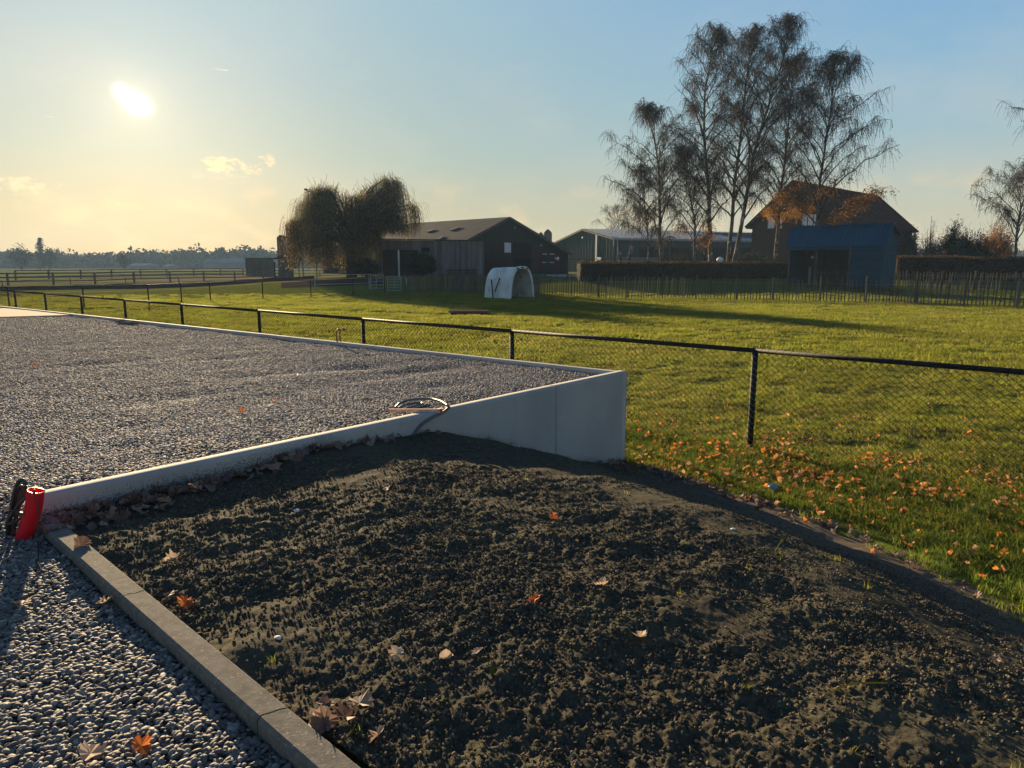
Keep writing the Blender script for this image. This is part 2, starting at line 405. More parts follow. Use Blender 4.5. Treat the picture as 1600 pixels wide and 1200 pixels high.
def mat_wall():
    m = bpy.data.materials.new("cast_concrete"); m.use_nodes = True; t = NT(m.node_tree)
    gp = t.add('ShaderNodeNewGeometry').outputs['Position']
    n1 = t.noise(t.vm('MULTIPLY', gp, (1,1,.5)), 2.2, 5, .6); n2 = t.noise(gp, 60, 4, .6)
    c = t.mix(t.sstep(n1, .3, .7), (.40,.385,.355), (.33,.32,.30))
    c = t.mix(t.m('MULTIPLY', t.sstep(n2, .55, .7), .3), c, (.33,.32,.30))
    # damp streak under the top edge and soil splash near the foot
    z = t.add('ShaderNodeSeparateXYZ', {0: gp}).outputs[2]
    a = t.add('ShaderNodeAttribute', attribute_name='foot').outputs['Fac']      # height above the soil line
    sp = t.m('SUBTRACT', t.noise(gp, 110, 3, .7), t.m('MULTIPLY', a, 2.6))
    c = t.mix(t.m('MULTIPLY', t.sstep(sp, .42, .50), .75), c, (.085,.075,.06))
    vo = t.add('ShaderNodeTexVoronoi', {'Vector': gp, 'Scale': 38.0}); hole = t.m('MULTIPLY', t.m('SUBTRACT', 1.0, t.sstep(vo.outputs['Distance'], .06, .12)), t.sstep(t.noise(gp, 4, 3), .5, .62))
    c = t.mix(t.m('MULTIPLY', hole, .6), c, (.12,.115,.10))
    st_ = t.m('MULTIPLY', t.sstep(t.noise(t.vm('MULTIPLY', gp, (1,1,.2)), 3.0, 4, .7), .55, .7), t.sstep(z, -.12, .0))
    c = t.mix(t.m('MULTIPLY', st_, .5), c, (.18,.17,.15))
    p = t.add('ShaderNodeBsdfPrincipled', {'Base Color': c, 'Roughness': .9, 'Specular IOR Level': .06})
    b = t.add('ShaderNodeBump', {'Strength': .25, 'Distance': .004, 'Height': n2}); t.l.new(b.outputs[0], p.inputs['Normal'])
    t.add('ShaderNodeOutputMaterial', {0: p.outputs[0]}); return m

m_ground = mat_ground(); m_soil = mat_soil(); m_gbed = mat_gravelbase(); m_wall = mat_wall()
m_pebble = mat_instance("pebble", [(.17,.145,.125),(.32,.27,.235),(.21,.18,.165),(.43,.36,.30),(.27,.21,.17),(.11,.098,.09),(.35,.29,.245),(.20,.18,.168),(.52,.45,.38)], rough=.7, spec=.16, bump=.3)
m_clod = mat_instance("soil_crumb", [(.04,.033,.024),(.085,.068,.046),(.05,.042,.03),(.15,.12,.08)], rough=.95, spec=.1, bump=.6, bscale=120)
m_grass = mat_instance("pasture_grass", [(.13,.15,.014),(.17,.18,.02),(.10,.13,.016),(.21,.19,.04),(.15,.165,.016)], rough=.7, spec=.08, transl=.5, transcol=1.6, posvar=(.6,(.75,.72,.8)))
m_lush = mat_instance("lush_grass", [(.06,.10,.012),(.10,.14,.015),(.05,.08,.014),(.13,.15,.02)], rough=.6, spec=.15, transl=.5, transcol=1.5)
m_leaf = mat_instance("oak_leaf", [(.52,.15,.02),(.26,.10,.04),(.58,.22,.03),(.22,.085,.04),(.44,.26,.12),(.46,.11,.02),(.30,.17,.10)], rough=.6, spec=.12, transl=.45, transcol=1.45)
m_leafdull = mat_instance("dull_leaf", [(.15,.085,.06),(.22,.14,.10),(.11,.065,.05),(.30,.21,.15)], rough=.65, spec=.3, transl=.25)
m_kerb = M("kerb_concrete", (.18,.165,.14), (.12,.11,.095), 30, .9, .5, 160, bdist=.003, spots=(90,.6,(.32,.28,.22)))
m_black = M("black_coated_steel", (.012,.012,.013), (.02,.02,.02), 20, .7, spec=.2)
m_timber = M("weathered_timber", (.12,.10,.085), (.07,.058,.05), 5, .9, .4, 40, stretch=(1,1,.2), objvar=.2)
m_pale = M("chestnut_pale", (.11,.092,.077), (.075,.063,.052), 5, .9, objvar=.35)
m_shed = M("grey_boarding", (.18,.165,.16), (.12,.11,.108), 3, .9, objvar=.25, stretch=(1,1,.15))
m_brown = M("brown_boarding", (.05,.037,.029), (.036,.027,.022), 3, .9, objvar=.2, stretch=(1,1,.15))
m_dgreen = M("dark_green_cladding", (.020,.032,.027), (.016,.026,.022), 1, .7, spec=.1)
m_green = M("green_steel_cladding", (.018,.052,.050), (.014,.042,.040), 1, .6, spec=.12)
m_fcroof = M("fibre_cement_roof", (.06,.056,.055), (.042,.04,.04), .8, .95, spec=.05)
m_ltroof = M("pale_steel_roof", (.30,.33,.35), (.24,.27,.29), .8, .45, spec=.4)
m_brick = M("brown_brick", (.065,.036,.028), (.05,.028,.022), 8, .9)
m_tile = M("red_roof_tile", (.12,.045,.03), (.07,.030,.022), 1.2, .85, objvar=.1)
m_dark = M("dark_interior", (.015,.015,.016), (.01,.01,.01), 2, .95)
m_white = M("white_paint", (.72,.72,.70), (.6,.6,.58), 3, .5)
m_hutch = M("weathered_white_plastic", (.62,.64,.62), (.44,.47,.46), 1.2, .45, spec=.4, spots=(2.5,.6,(.30,.33,.32)))
m_blue = M("blue_painted_boards", (.013,.06,.10), (.010,.048,.08), 2, .7, objvar=.1, spec=.08)
m_blueroof = M("blue_steel_roof", (.004,.062,.115), (.004,.05,.095), .7, .6, spec=.2)
m_silo = M("silo_grey", (.075,.066,.06), (.05,.045,.042), 1.5, .95, stretch=(1,1,.2))
m_bark = M("birch_bark", (.16,.13,.105), (.05,.042,.036), 2.5, .9, stretch=(1,1,.6), spots=(1.7,.55,(.42,.39,.35)))
m_twig = M("dark_twigs", (.050,.036,.030), (.032,.024,.020), 2, .9)
m_birchleaf = M("birch_leaf", (.34,.17,.035), (.16,.075,.02), .8, .7, transl=.5)
m_brownleaf = M("brown_leaf", (.12,.06,.03), (.07,.035,.02), .8, .7, transl=.4)
m_willow = M("willow_leaf", (.30,.25,.075), (.18,.145,.045), .5, .75, transl=.45)
m_willowgold = M("golden_willow_leaf", (.33,.20,.05), (.2,.12,.03), .6, .75, transl=.5)
m_hedge = M("beech_hedge_leaf", (.11,.065,.032), (.055,.045,.02), 1.2, .8, transl=.3)
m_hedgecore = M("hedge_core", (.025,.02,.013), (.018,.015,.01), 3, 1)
m_shrub = M("dark_evergreen_leaf", (.035,.055,.022), (.02,.035,.015), 2, .7, transl=.2)
m_shrubb = M("brown_twiggy_shrub", (.11,.075,.055), (.07,.048,.036), 2, .9, transl=.1)
m_fartree = M("far_wood", (.055,.058,.04), (.04,.038,.03), .08, 1)
m_sand = M("riding_sand", (.20,.15,.11), (.15,.115,.085), .3, 1, spec=0)
m_earth = M("bare_earth", (.06,.045,.035), (.04,.03,.025), 1, 1, spec=0)
m_yard = M("yard_concrete", (.34,.33,.31), (.26,.25,.24), .5, .9)
m_slab = M("sand_slab", (.34,.24,.175), (.28,.20,.15), 2, .95, spec=.05)
m_red = M("red_plastic", (.80,.015,.035), (.70,.012,.028), 6, .4, spec=.4, transl=.35)
m_blackp = M("black_plastic", (.02,.021,.024), (.03,.032,.036), 10, .45, spec=.5)
m_greyhose = M("grey_hose", (.10,.105,.11), (.075,.08,.085), 20, .45, spec=.5)
m_orangestick = M("orange_stick", (.55,.17,.07), (.62,.50,.38), 9, .6)
m_galv = M("galvanised_steel", (.30,.31,.32), (.22,.23,.24), 8, .6, metal=.3)
m_rust = M("brown_pipe", (.20,.12,.08), (.13,.08,.05), 8, .6)
m_plank = M("grey_plank", (.12,.095,.075), (.08,.062,.05), 8, 1, spec=0)
m_scrap = M("pale_scrap", (.70,.68,.66), (.55,.54,.54), 10, .6)

# ------------------------------------------------------------------ ground sheets
def build_ground():
    def axis(lo, hi, step, outlo, outhi):
        core = np.arange(lo, hi+1e-6, step); r = []; d = step; p = hi
        while p < outhi: d *= 1.13; p += d; r.append(p)
        l = []; d = step; p = lo
        while p > outlo: d *= 1.13; p -= d; l.append(p)
        return np.array(l[::-1]+list(core)+r)
    xs = axis(-22, 34, .16, -560, 560); ys = axis(2, 50, .16, -40, 560)
    X, Y = np.meshgrid(xs, ys); x = X.ravel(); y = Y.ravel(); z = Z(x, y)
    s, t = st(x, y); sp = sprime(s, t)
    inside = (sp < 5.3) & (t > -.4) & (s > -.6)
    z = z-.04*inside
    nb = (x-CORNER[0])*BN[0]+(y-CORNER[1])*BN[1]            # behind the back edging?
    under = ((nb < -.3) & (t < -.3)) | (s < -.15)
    z = np.where(under, np.minimum(z, FIELD)-.1, z)
    z = z-.22*np.exp(-((y-(31.5-.35*(x+3)))/.45)**2)*smooth(-16,-12,x)*smooth(2,-2,x)   # shallow drain towards the cover
    nx = len(xs); i = np.arange(len(ys)-1)[:, None]*nx+np.arange(nx-1)[None, :]
    Q = np.stack([i, i+1, i+1+nx, i+nx], -1).reshape(-1, 4)
    o = bigmesh("ground", np.stack([x, y, z], 1), Q, m_ground, smooth_=True)
    tag(o, "flat green pasture running out to the far wood", kind='structure')
    return o
ground = build_ground()

def polar_grid(a0, a1, na, r0, r1, nr):
    az = np.radians(np.linspace(a0, a1, na)); rr = r0*(r1/r0)**np.linspace(0, 1, nr)
    A, RR = np.meshgrid(az, rr); x = (RR*np.sin(A)).ravel(); y = (RR*np.cos(A)).ravel()
    i = np.arange(nr-1)[:, None]*na+np.arange(na-1)[None, :]
    return x, y, np.stack([i, i+1, i+1+na, i+na], -1).reshape(-1, 4)
def compact(V, Q, keep, attrs):
    fk = keep[Q].all(1); Q = Q[fk]; used = np.zeros(len(V), bool); used[Q.ravel()] = True
    idx = np.cumsum(used)-1
    return V[used], idx[Q], {k_: v[used] for k_, v in attrs.items()}

def build_soil():
    x, y, Q = polar_grid(-44, 62, 1150, 1.15, 9.6, 520)
    s, t = st(x, y); sp = sprime(s, t)
    edge = 5.5+.35*fbm(x, y, .6, 3, 41)
    z = Zs(x, y)
    rough_ = smooth(5.4, 4.2, sp)*.75+.25
    patch = .22+.78*smooth(-.30, .22, fbm(x, y, .8, 4, 77))
    wx = x+.012*fbm(x, y, .03, 2, 61); wy = y+.012*fbm(x, y, .03, 2, 62)
    c = np.maximum(clods(wx, wy, .07, 11, .07)*.5, clods(wx, wy, .032, 21, .22)*.6)
    c = np.maximum(c, clods(wx, wy, .016, 31, .75)*.9)
    z = z+(.018*fbm(s*1.0, t*2.2, .6, 2, 51)+.012*fbm(s, t*1.8, .26, 2, 54))*smooth(.0, .3, t)+(.014*fbm(x, y, .12, 3, 52)+.010*fbm(x, y, .035, 2, 53)+c*.85)*rough_*patch*smooth(0, .12, t)
    dry = smooth(3.9, 5.1, sp)*smooth(.3, 1.5, t)
    nw = smooth(1.0, 1.6, s)*smooth(3.4, 2.6, s)
    z = z+.05*nw*np.exp(-(t/.35)**2)*(1+.6*fbm(x, y, .3, 2, 88))        # soil thrown up against the wall
    keep = (sp < edge) & (s > -.045) & (t > -.02)
    V, Q, at = compact(np.stack([x, y, z], 1), Q, keep, {'dry': dry})
    o = bigmesh("soil", V, Q, m_soil, smooth_=True, attrs=at)
    tag(o, "dark freshly raked soil bank below the concrete wall", kind='structure'); return o
soil = build_soil()

def inpoly(x, y, poly):
    r = np.zeros(len(x), bool); n = len(poly)
    for i in range(n):
        x0, y0 = poly[i]; x1, y1 = poly[(i+1) % n]
        c = ((y0 > y) != (y1 > y)) & (x < (x1-x0)*(y-y0)/(y1-y0+1e-12)+x0); r ^= c
    return r
WT = .10      # wall thickness
gl = G(0, 497, -.02)[:2]; ldir = (gl-BACK)/np.linalg.norm(gl-BACK)
KL0 = G(65, 822, -.06)[:2]; KL1 = G(402, 1122, -.06)[:2]; kd = (KL1-KL0)/np.linalg.norm(KL1-KL0); kn = np.array([-kd[1], kd[0]])
if kn @ W < 0: kn = -kn
KW = .088
def build_gravel():
    x, y, Q = polar_grid(-60, 24, 520, 1.0, 24, 420)
    z = gravz(x, y)
    s, t = st(x, y)
    nb = (x-CORNER[0])*BN[0]+(y-CORNER[1])*BN[1]
    ln = np.array([-ldir[1], ldir[0]]); 
    if ln @ (CORNER-BACK) < 0: ln = -ln
    nl = (x-BACK[0])*ln[0]+(y-BACK[1])*ln[1]
    ks = (x-KL0[0])*kn[0]+(y-KL0[1])*kn[1]
    keep = (nb < -.03) & (nl > 0) & (((t < -.05)) | ((ks < .04)))
    dist = np.hypot(x, y)
    margin = ((nb < -.09) & (((t < -WT-.015)) | ((ks < -.012)))).astype(float)
    dens = np.clip(5600*(3.4/np.maximum(dist, 3.4))**1.15, 0, 5600)*margin
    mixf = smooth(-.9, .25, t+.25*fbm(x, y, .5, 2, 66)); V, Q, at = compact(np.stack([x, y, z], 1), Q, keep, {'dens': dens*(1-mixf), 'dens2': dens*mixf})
    o = bigmesh("gravel_bed", V, Q, m_gbed, smooth_=True, attrs=at)
    tag(o, "level bed of grey pebble gravel on the terrace", kind='structure'); return o
gravel = build_gravel()

# ------------------------------------------------------------------ scattering with geometry nodes
def hidden_collection(name, obs):
    c = bpy.data.collections.new(name)
    for o in obs: c.objects.link(o)
    return c
def proto(name, V, Fc, mat, smooth_=False):
    me = bpy.data.meshes.new(name); me.from_pydata(np.asarray(V).tolist(), [], [tuple(map(int, f)) for f in Fc]); me.materials.append(mat)
    if smooth_: me.polygons.foreach_set('use_smooth', [True]*len(me.polygons))
    me.update(); return bpy.data.objects.new(name, me)
def scatter(name, label, surf, col, dens_attr, smin, smax, tilt=.3, seed=0, full=False, lift=0., kind='stuff', mats=None):
    """instances of a collection's objects over the faces of surf, with its point attribute as density"""
    me = bpy.data.meshes.new(name); o = bpy.data.objects.new(name, me); COL.objects.link(o); tag(o, label, kind=kind)
    ng = bpy.data.node_groups.new(name, 'GeometryNodeTree')
    ng.interface.new_socket('Geometry', in_out='INPUT', socket_type='NodeSocketGeometry')
    ng.interface.new_socket('Geometry', in_out='OUTPUT', socket_type='NodeSocketGeometry')
    n = ng.nodes; l = ng.links
    out = n.new('NodeGroupOutput'); oi = n.new('GeometryNodeObjectInfo'); oi.transform_space = 'ORIGINAL'; oi.inputs[0].default_value = surf
    dp = n.new('GeometryNodeDistributePointsOnFaces'); dp.distribute_method = 'RANDOM'
    at = n.new('GeometryNodeInputNamedAttribute'); at.data_type = 'FLOAT'; at.inputs[0].default_value = dens_attr
    l.new(oi.outputs['Geometry'], dp.inputs['Mesh']); l.new(at.outputs[0], dp.inputs['Density']); dp.inputs['Seed'].default_value = seed
    ci = n.new('GeometryNodeCollectionInfo'); ci.inputs[0].default_value = col; ci.inputs[1].default_value = True; ci.inputs[2].default_value = True
    ip = n.new('GeometryNodeInstanceOnPoints'); ip.inputs['Pick Instance'].default_value = True
    l.new(dp.outputs['Points'], ip.inputs['Points']); l.new(ci.outputs[0], ip.inputs['Instance'])
    rr = n.new('FunctionNodeRandomValue'); rr.data_type = 'FLOAT_VECTOR'; tl = 3.14 if full else tilt
    rr.inputs[0].default_value = (-tl, -tl, 0); rr.inputs[1].default_value = (tl, tl, 6.283); rr.inputs['Seed'].default_value = seed+1
    rs = n.new('FunctionNodeRandomValue'); rs.data_type = 'FLOAT'; rs.inputs[2].default_value = smin; rs.inputs[3].default_value = smax; rs.inputs['Seed'].default_value = seed+2
    l.new(rr.outputs[0], ip.inputs['Rotation']); l.new(rs.outputs[1], ip.inputs['Scale'])
    ti = n.new('GeometryNodeTranslateInstances'); ti.inputs['Translation'].default_value = (0, 0, lift); ti.inputs['Local Space'].default_value = False
    l.new(ip.outputs[0], ti.inputs[0]); l.new(ti.outputs[0], out.inputs[0])
    md = o.modifiers.new("scatter", 'NODES'); md.node_group = ng
    return o

def ico(sub=1):
    import bmesh
    bm = bmesh.new(); bmesh.ops.create_icosphere(bm, subdivisions=sub, radius=1)
    V = np.array([v.co[:] for v in bm.verts]); Fc = [tuple(v.index for v in f.verts) for f in bm.faces]; bm.free(); return V, Fc
def pebble_protos(m_pebble=m_pebble):
    obs = []
    V0, F0 = ico(2)
    for i in range(9):
        ax = np.array([.0077*rng.uniform(.75,1.35), .0050*rng.uniform(.8,1.15), .0032*rng.uniform(.8,1.3)])
        V = V0.copy(); n = V0
        bump_ = 1+.10*np.sin(n@rng.normal(0,1.6,3)+i)+.08*np.sin(n@rng.normal(0,2.2,3)+2*i)
        V = V*bump_[:, None]; V = np.sign(V)*np.abs(V)**rng.uniform(.8,1.0)*ax
        obs.append(proto("pebble", V, F0, m_pebble, True))
    return hidden_collection("pebbles", obs)
PEB = pebble_protos()
m_pebble2 = mat_instance("drive_pebble_dimmed", [(.085,.08,.075),(.16,.145,.13),(.11,.10,.095),(.21,.185,.16),(.14,.12,.10),(.06,.057,.056),(.18,.16,.14),(.10,.096,.094),(.30,.26,.21)], rough=.7, spec=.16, bump=.3)  # darker copy of the pebble colours; the dimmer backlit look is put into them
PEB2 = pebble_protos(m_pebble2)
scatter("gravel", "loose grey and buff pebbles covering the terrace and drive", gravel, PEB, 'dens', .6, 1.9, tilt=.55, seed=3, lift=.003)

scatter("drive_gravel_dimmed", "drive pebbles beside the kerb stones, coloured darker for the backlit view", gravel, PEB2, 'dens2', .6, 2.1, tilt=.7, seed=4, lift=.004)

# crumbs of soil
def crumb_protos():
    V0, F0 = ico(1); obs = []
    for i in range(5):
        V = V0*(1+.35*rng.uniform(-1,1,(len(V0),1)))*np.array([1,rng.uniform(.7,1),rng.uniform(.6,.9)])*.0055
        obs.append(proto("crumb", V, F0, m_clod))
    return hidden_collection("crumbs", obs)
CR = crumb_protos()
def add_dens(o, name, fn):
    me = o.data; n = len(me.vertices); co = np.empty(n*3, np.float32); me.vertices.foreach_get('co', co); co = co.reshape(-1, 3)+ORG[o].astype(np.float32)
    at = me.attributes.new(name, 'FLOAT', 'POINT'); at.data.foreach_set('value', np.asarray(fn(co[:,0].astype(float), co[:,1].astype(float)), np.float32))
def d_crumb(x, y):
    s, t = st(x, y); sp = sprime(s, t); dist = np.hypot(x, y)
    return 6500*(3/np.maximum(dist, 3))**1.3*smooth(.05, .5, t)*smooth(5.2, 4.4, sp)*(.12+.88*smooth(-.30, .22, fbm(x, y, .8, 4, 77)))*(.4+.6*smooth(-.2, .4, fbm(x, y, .4, 3, 13)))
add_dens(soil, 'crumb', d_crumb)
scatter("soil_crumbs", "crumbs of dry earth strewn over the dark soil", soil, CR, 'crumb', .35, 1.35, full=True, seed=9, lift=.002)

# grass tufts
def blades(n, rad, h0, h1, wd, lean, segs=2):
    V = []; Fc = []
    for i in range(n):
        a = rng.uniform(0, 6.283); r = rad*math.sqrt(rng.uniform()); bx, by = r*math.cos(a), r*math.sin(a)
        h = rng.uniform(h0, h1); w_ = wd*rng.uniform(.6, 1.2); fa = rng.uniform(0, 6.283); la = rng.uniform(0, 6.283); ln = lean*rng.uniform(.2, 1)
        dx, dy = math.cos(fa)*w_/2, math.sin(fa)*w_/2; lx, ly = math.cos(la)*ln*h, math.sin(la)*ln*h
        b = len(V)
        V += [(bx-dx, by-dy, 0), (bx+dx, by+dy, 0), (bx+lx*.3-dx*.8, by+ly*.3-dy*.8, h*.55), (bx+lx*.3+dx*.8, by+ly*.3+dy*.8, h*.55), (bx+lx, by+ly, h*(1-.25*ln))]
        Fc += [(b, b+1, b+3, b+2), (b+2, b+3, b+4)]
    return V, Fc
short = hidden_collection("short_grass", [proto("tuft", *blades(70, .11, .02, .07, .006, 1.1), m_grass) for i in range(6)])
longg = hidden_collection("long_grass", [proto("tuft", *blades(46, .07, .03, .10, .0045, .9), m_lush) for i in range(6)])
mid = hidden_collection("coarse_grass", [proto("tuft", *blades(90, .32, .03, .085, .013, 1.1), m_grass) for i in range(5)])
FP = [G(1183, 548, .15)[:2], G(285, 476, .15)[:2]]
FD = (FP[1]-FP[0])/np.linalg.norm(FP[1]-FP[0]); FN = np.array([-FD[1], FD[0]]); FN = -FN if FN[1] < 0 else FN
def fence_side(x, y): return (x-FP[0][0])*FN[0]+(y-FP[0][1])*FN[1]
def view_mask(x, y, m_=1.12): return (np.abs(x) < (y+1.5)*.727*m_) & (y > 1.5)
def behind_edge(x, y): return (x-CORNER[0])*BN[0]+(y-CORNER[1])*BN[1]
def d_short(x, y):
    fs = fence_side(x, y); dist = np.hypot(x, y); s, t = st(x, y)
    ok = view_mask(x, y) & ((fs > -.15) | ((sprime(s, t) > 5.25) & (s > 5.1))) & ((behind_edge(x, y) > .05) | (s > 5.6) | (t > .02)) & (dist < 19)
    bare = 1-.75*smooth(.15, .5, fbm(x, y, 1.2, 3, 101))
    cl = .25+.75*smooth(-.1, .25, fbm(x, y, .38, 3, 104))
    return 120*ok*bare*cl*smooth(20, 8, dist)+14*ok*cl
def d_long(x, y):
    fs = fence_side(x, y); s, t = st(x, y); sp = sprime(s, t)
    ok = view_mask(x, y, 1.3) & (fs < .12) & (sp > 5.0) & (s > 3.0) & ((s > 5.62) | (t > .02)) & ((behind_edge(x, y) > .0) | (s > 5.6) | (t > .02))
    c = .25+.75*smooth(-.15, .3, fbm(x, y, .5, 3, 111))
    e_ = sp+.6*fbm(x, y, .45, 3, 41)
    c = c*(.12+.88*smooth(5.2, 5.8, e_))+.3*smooth(5.6, 6.0, e_)
    knot = np.exp(-((x-2.75)**2+(y-7.75)**2)/.12)
    return 210*ok*c*(.35+.65*smooth(-.1,-.7, fs))*smooth(.15,-.1,fs)+22*ok*smooth(5.2,5.6,e_)+320*ok*knot
def d_mid(x, y):
    dist = np.hypot(x, y); ok = view_mask(x, y) & (dist > 16) & (y < 51) & (x > -28-.3*y) & (behind_edge(x, y) > .3)
    return ok*20*(.3+.7*smooth(-.1, .25, fbm(x, y*1.0, .9, 3, 105)))*(1-.6*smooth(.1, .5, fbm(x, y, 2.5, 3, 103)))*smooth(70, 25, dist)
add_dens(ground, 'short', d_short); add_dens(ground, 'long', d_long); add_dens(ground, 'mid', d_mid)
scatter("pasture_grass", "short grazed grass beyond the wire fence", ground, short, 'short', .7, 1.4, tilt=.15, seed=21)
scatter("far_pasture_grass", "tufted grass across the middle of the pasture", ground, mid, 'mid', .7, 1.5, tilt=.1, seed=23)
scatter("long_grass", "long green grass on the verge under the wire fence", ground, longg, 'long', .6, 1.35, tilt=.25, seed=25)

tuss = hidden_collection("tussocks", [proto("tussock", *blades(60, .09, .04, .12, .007, .9), m_grass) for i in range(4)])
add_dens(ground, 'tuss', lambda x, y: (view_mask(x, y) & (fence_side(x, y) > .1) & ((behind_edge(x, y) > .2)) & (y < 40))*(1.0+9*smooth(.05, .4, fbm(x, y, .8, 3, 131)))*smooth(42, 12, y))
scatter("tussock_grass", "darker grass tussocks dotted over the grazed pasture", ground, tuss, 'tuss', .5, 1.1, tilt=.2, seed=27)

# fallen leaves
def leaf_outline():
    L = [(0,0),(.10,.10),(.22,.16),(.20,.26),(.34,.36),(.28,.44),(.42,.58),(.30,.64),(.34,.78),(.18,.80),(.14,.93),(0,1)]
    return L+[(-x, y) for x, y in L[-2:0:-1]]
def leaf_mesh(size, curl, jit=.06):
    o = leaf_outline(); V = []; Fc = []
    mid_ = [(0, y) for y in np.linspace(0, 1, 6)]
    c = (0, .5); V.append((c[0], c[1]))
    V += [(x+rng.uniform(-jit, jit), y+rng.uniform(-jit, jit)*.6) for x, y in o]
    n = len(V)-1; Fc = [(0, 1+i, 1+(i+1) % n) for i in range(n)]
    ph = rng.uniform(0, 6.28); ca = rng.uniform(.4, 1)*curl
    P = [(x*size, (y-.5)*size, size*(ca*(x*x*2.2+(y-.5)**2*.7)+.07*math.sin(9*x+6*y+ph))) for x, y in V]
    b = len(P); P += [(-.012*size, -.5*size, 0), (.012*size, -.5*size, 0), (.05*size, -.78*size, .03*size)]; Fc.append((b, b+1, b+2))
    return P, Fc
leaves_c = hidden_collection("oak_leaves", [proto("leaf", *leaf_mesh(.07, 1.0), m_leaf) for i in range(7)])
dull_c = hidden_collection("dull_leaves", [proto("leaf", *leaf_mesh(.09, 1.1), m_leafdull) for i in range(7)])
def d_leafg(x, y):
    fs = fence_side(x, y); s, t = st(x, y); sp = sprime(s, t)
    ok = view_mask(x, y, 1.3) & (sp > 5.0) & ((s > 5.6) | (t > 0)) & ((behind_edge(x, y) > 0) | (s > 5.6) | (t > .02))
    near = smooth(1.9, .1, np.abs(fs+.95))+.07*smooth(3.5, .5, np.abs(fs)); right = smooth(1.8, 3.6, x)
    cl = smooth(-.05, .4, fbm(x, y, .5, 3, 121))*1.25
    return ok*(200*near*cl*(.2+.8*right)*smooth(2.6,.0,fs)+1.6*smooth(14, 8, y)+30*near)
add_dens(ground, 'leafg', d_leafg)
scatter("fallen_leaves_on_grass", "orange fallen oak leaves littering the grass verge", ground, leaves_c, 'leafg', .35, 1.15, tilt=.9, seed=31, lift=.06)
def d_leafs(x, y):
    s, t = st(x, y); sp = sprime(s, t)
    wallside = smooth(.15+.3*smooth(1.6,.2,s), .02, t)*smooth(2.4, 1.3, s)*(t > 0)*(.55+.45*smooth(-.2, .3, fbm(x, y, .3, 2, 5)))
    kerbs = smooth(.10, .0, s)*smooth(.9, .2, t)*1.0
    edge = smooth(.5, .0, np.abs(sp-5.3))*(.4+.6*smooth(0, .4, fbm(x, y, .5, 3, 15)))*smooth(.1, .6, t)
    corner = np.exp(-((sp-5.3)/.35)**2)*smooth(2.2, .2, t)
    fars = .5*smooth(.2, .05, t)*smooth(3.4, 1.8, s)
    kp = np.exp(-((s-.02)/.05)**2-((t-2.4)/.14)**2)+.5*np.exp(-((s-.03)/.05)**2-((t-1.35)/.1)**2)
    return 800*wallside*(t > .01)+90*fars+240*kerbs+140*edge+260*corner+200*kp+.12
add_dens(soil, 'leafs', d_leafs)
scatter("fallen_leaves_on_soil", "dull brown fallen leaves drifted along the foot of the wall and soil edge", soil, dull_c, 'leafs', .45, 1.05, tilt=.7, seed=33, lift=.012)
# little moss and weed sprigs along the wall foot
sprigs = hidden_collection("sprigs", [proto("sprig", *blades(14, .02, .015, .05, .003, .8), m_grass) for i in range(3)])
add_dens(soil, 'sprig', lambda x, y: (lambda s, t: 1.5+160*smooth(.07, .01, t)*smooth(.8, 2.0, s)*smooth(4.4, 3.4, s)+2*smooth(.2, .45, fbm(x, y, .6, 2, 9)))(*st(x, y)))
scatter("weed_sprigs", "sparse seedlings sprouting from the dark soil", soil, sprigs, 'sprig', .4, 1.0, seed=35)

# leaves one can point to, lying singly
leaf_me = [proto("oak_leaf", *leaf_mesh(.1, 1.0), m_leaf).data for i in range(5)]
leaf_dm = [proto("oak_leaf", *leaf_mesh(.1, 1.0), m_leafdull).data for i in range(3)]
def on_soil(px, py):
    g = G(px, py, -.1)
    for _ in range(6): g = G(px, py, float(Zs(np.array([g[0]]), np.array([g[1]]))[0]))
    return g
m_paleleaf = M("pale_dry_leaf", (.55,.42,.30), (.42,.30,.20), 30, .6, transl=.3)
m_orleaf = M("orange_dry_leaf", (.55,.17,.05), (.40,.11,.035), 30, .6, transl=.35)
def lone_leaf(px, py, size, rot, mat, label, zf):
    g = zf(px, py); P, Fc = leaf_mesh(size*.8, 1.1); me = bpy.data.meshes.new("fallen_leaf"); me.from_pydata(P, [], Fc); me.materials.append(mat); me.update()
    o = link("fallen_leaf", me, None, g+np.array([0, 0, .018])); o.rotation_euler = (rng.uniform(-.5,.5), rng.uniform(-.5,.5), rot); tag(o, label, "leaf", "single fallen leaves")
def on_gravel(px, py):
    g = G(px, py, -.06)
    for _ in range(4): g = G(px, py, float(gravz(np.array([g[0]]), np.array([g[1]]))[0]))
    return g+np.array([0, 0, .004])
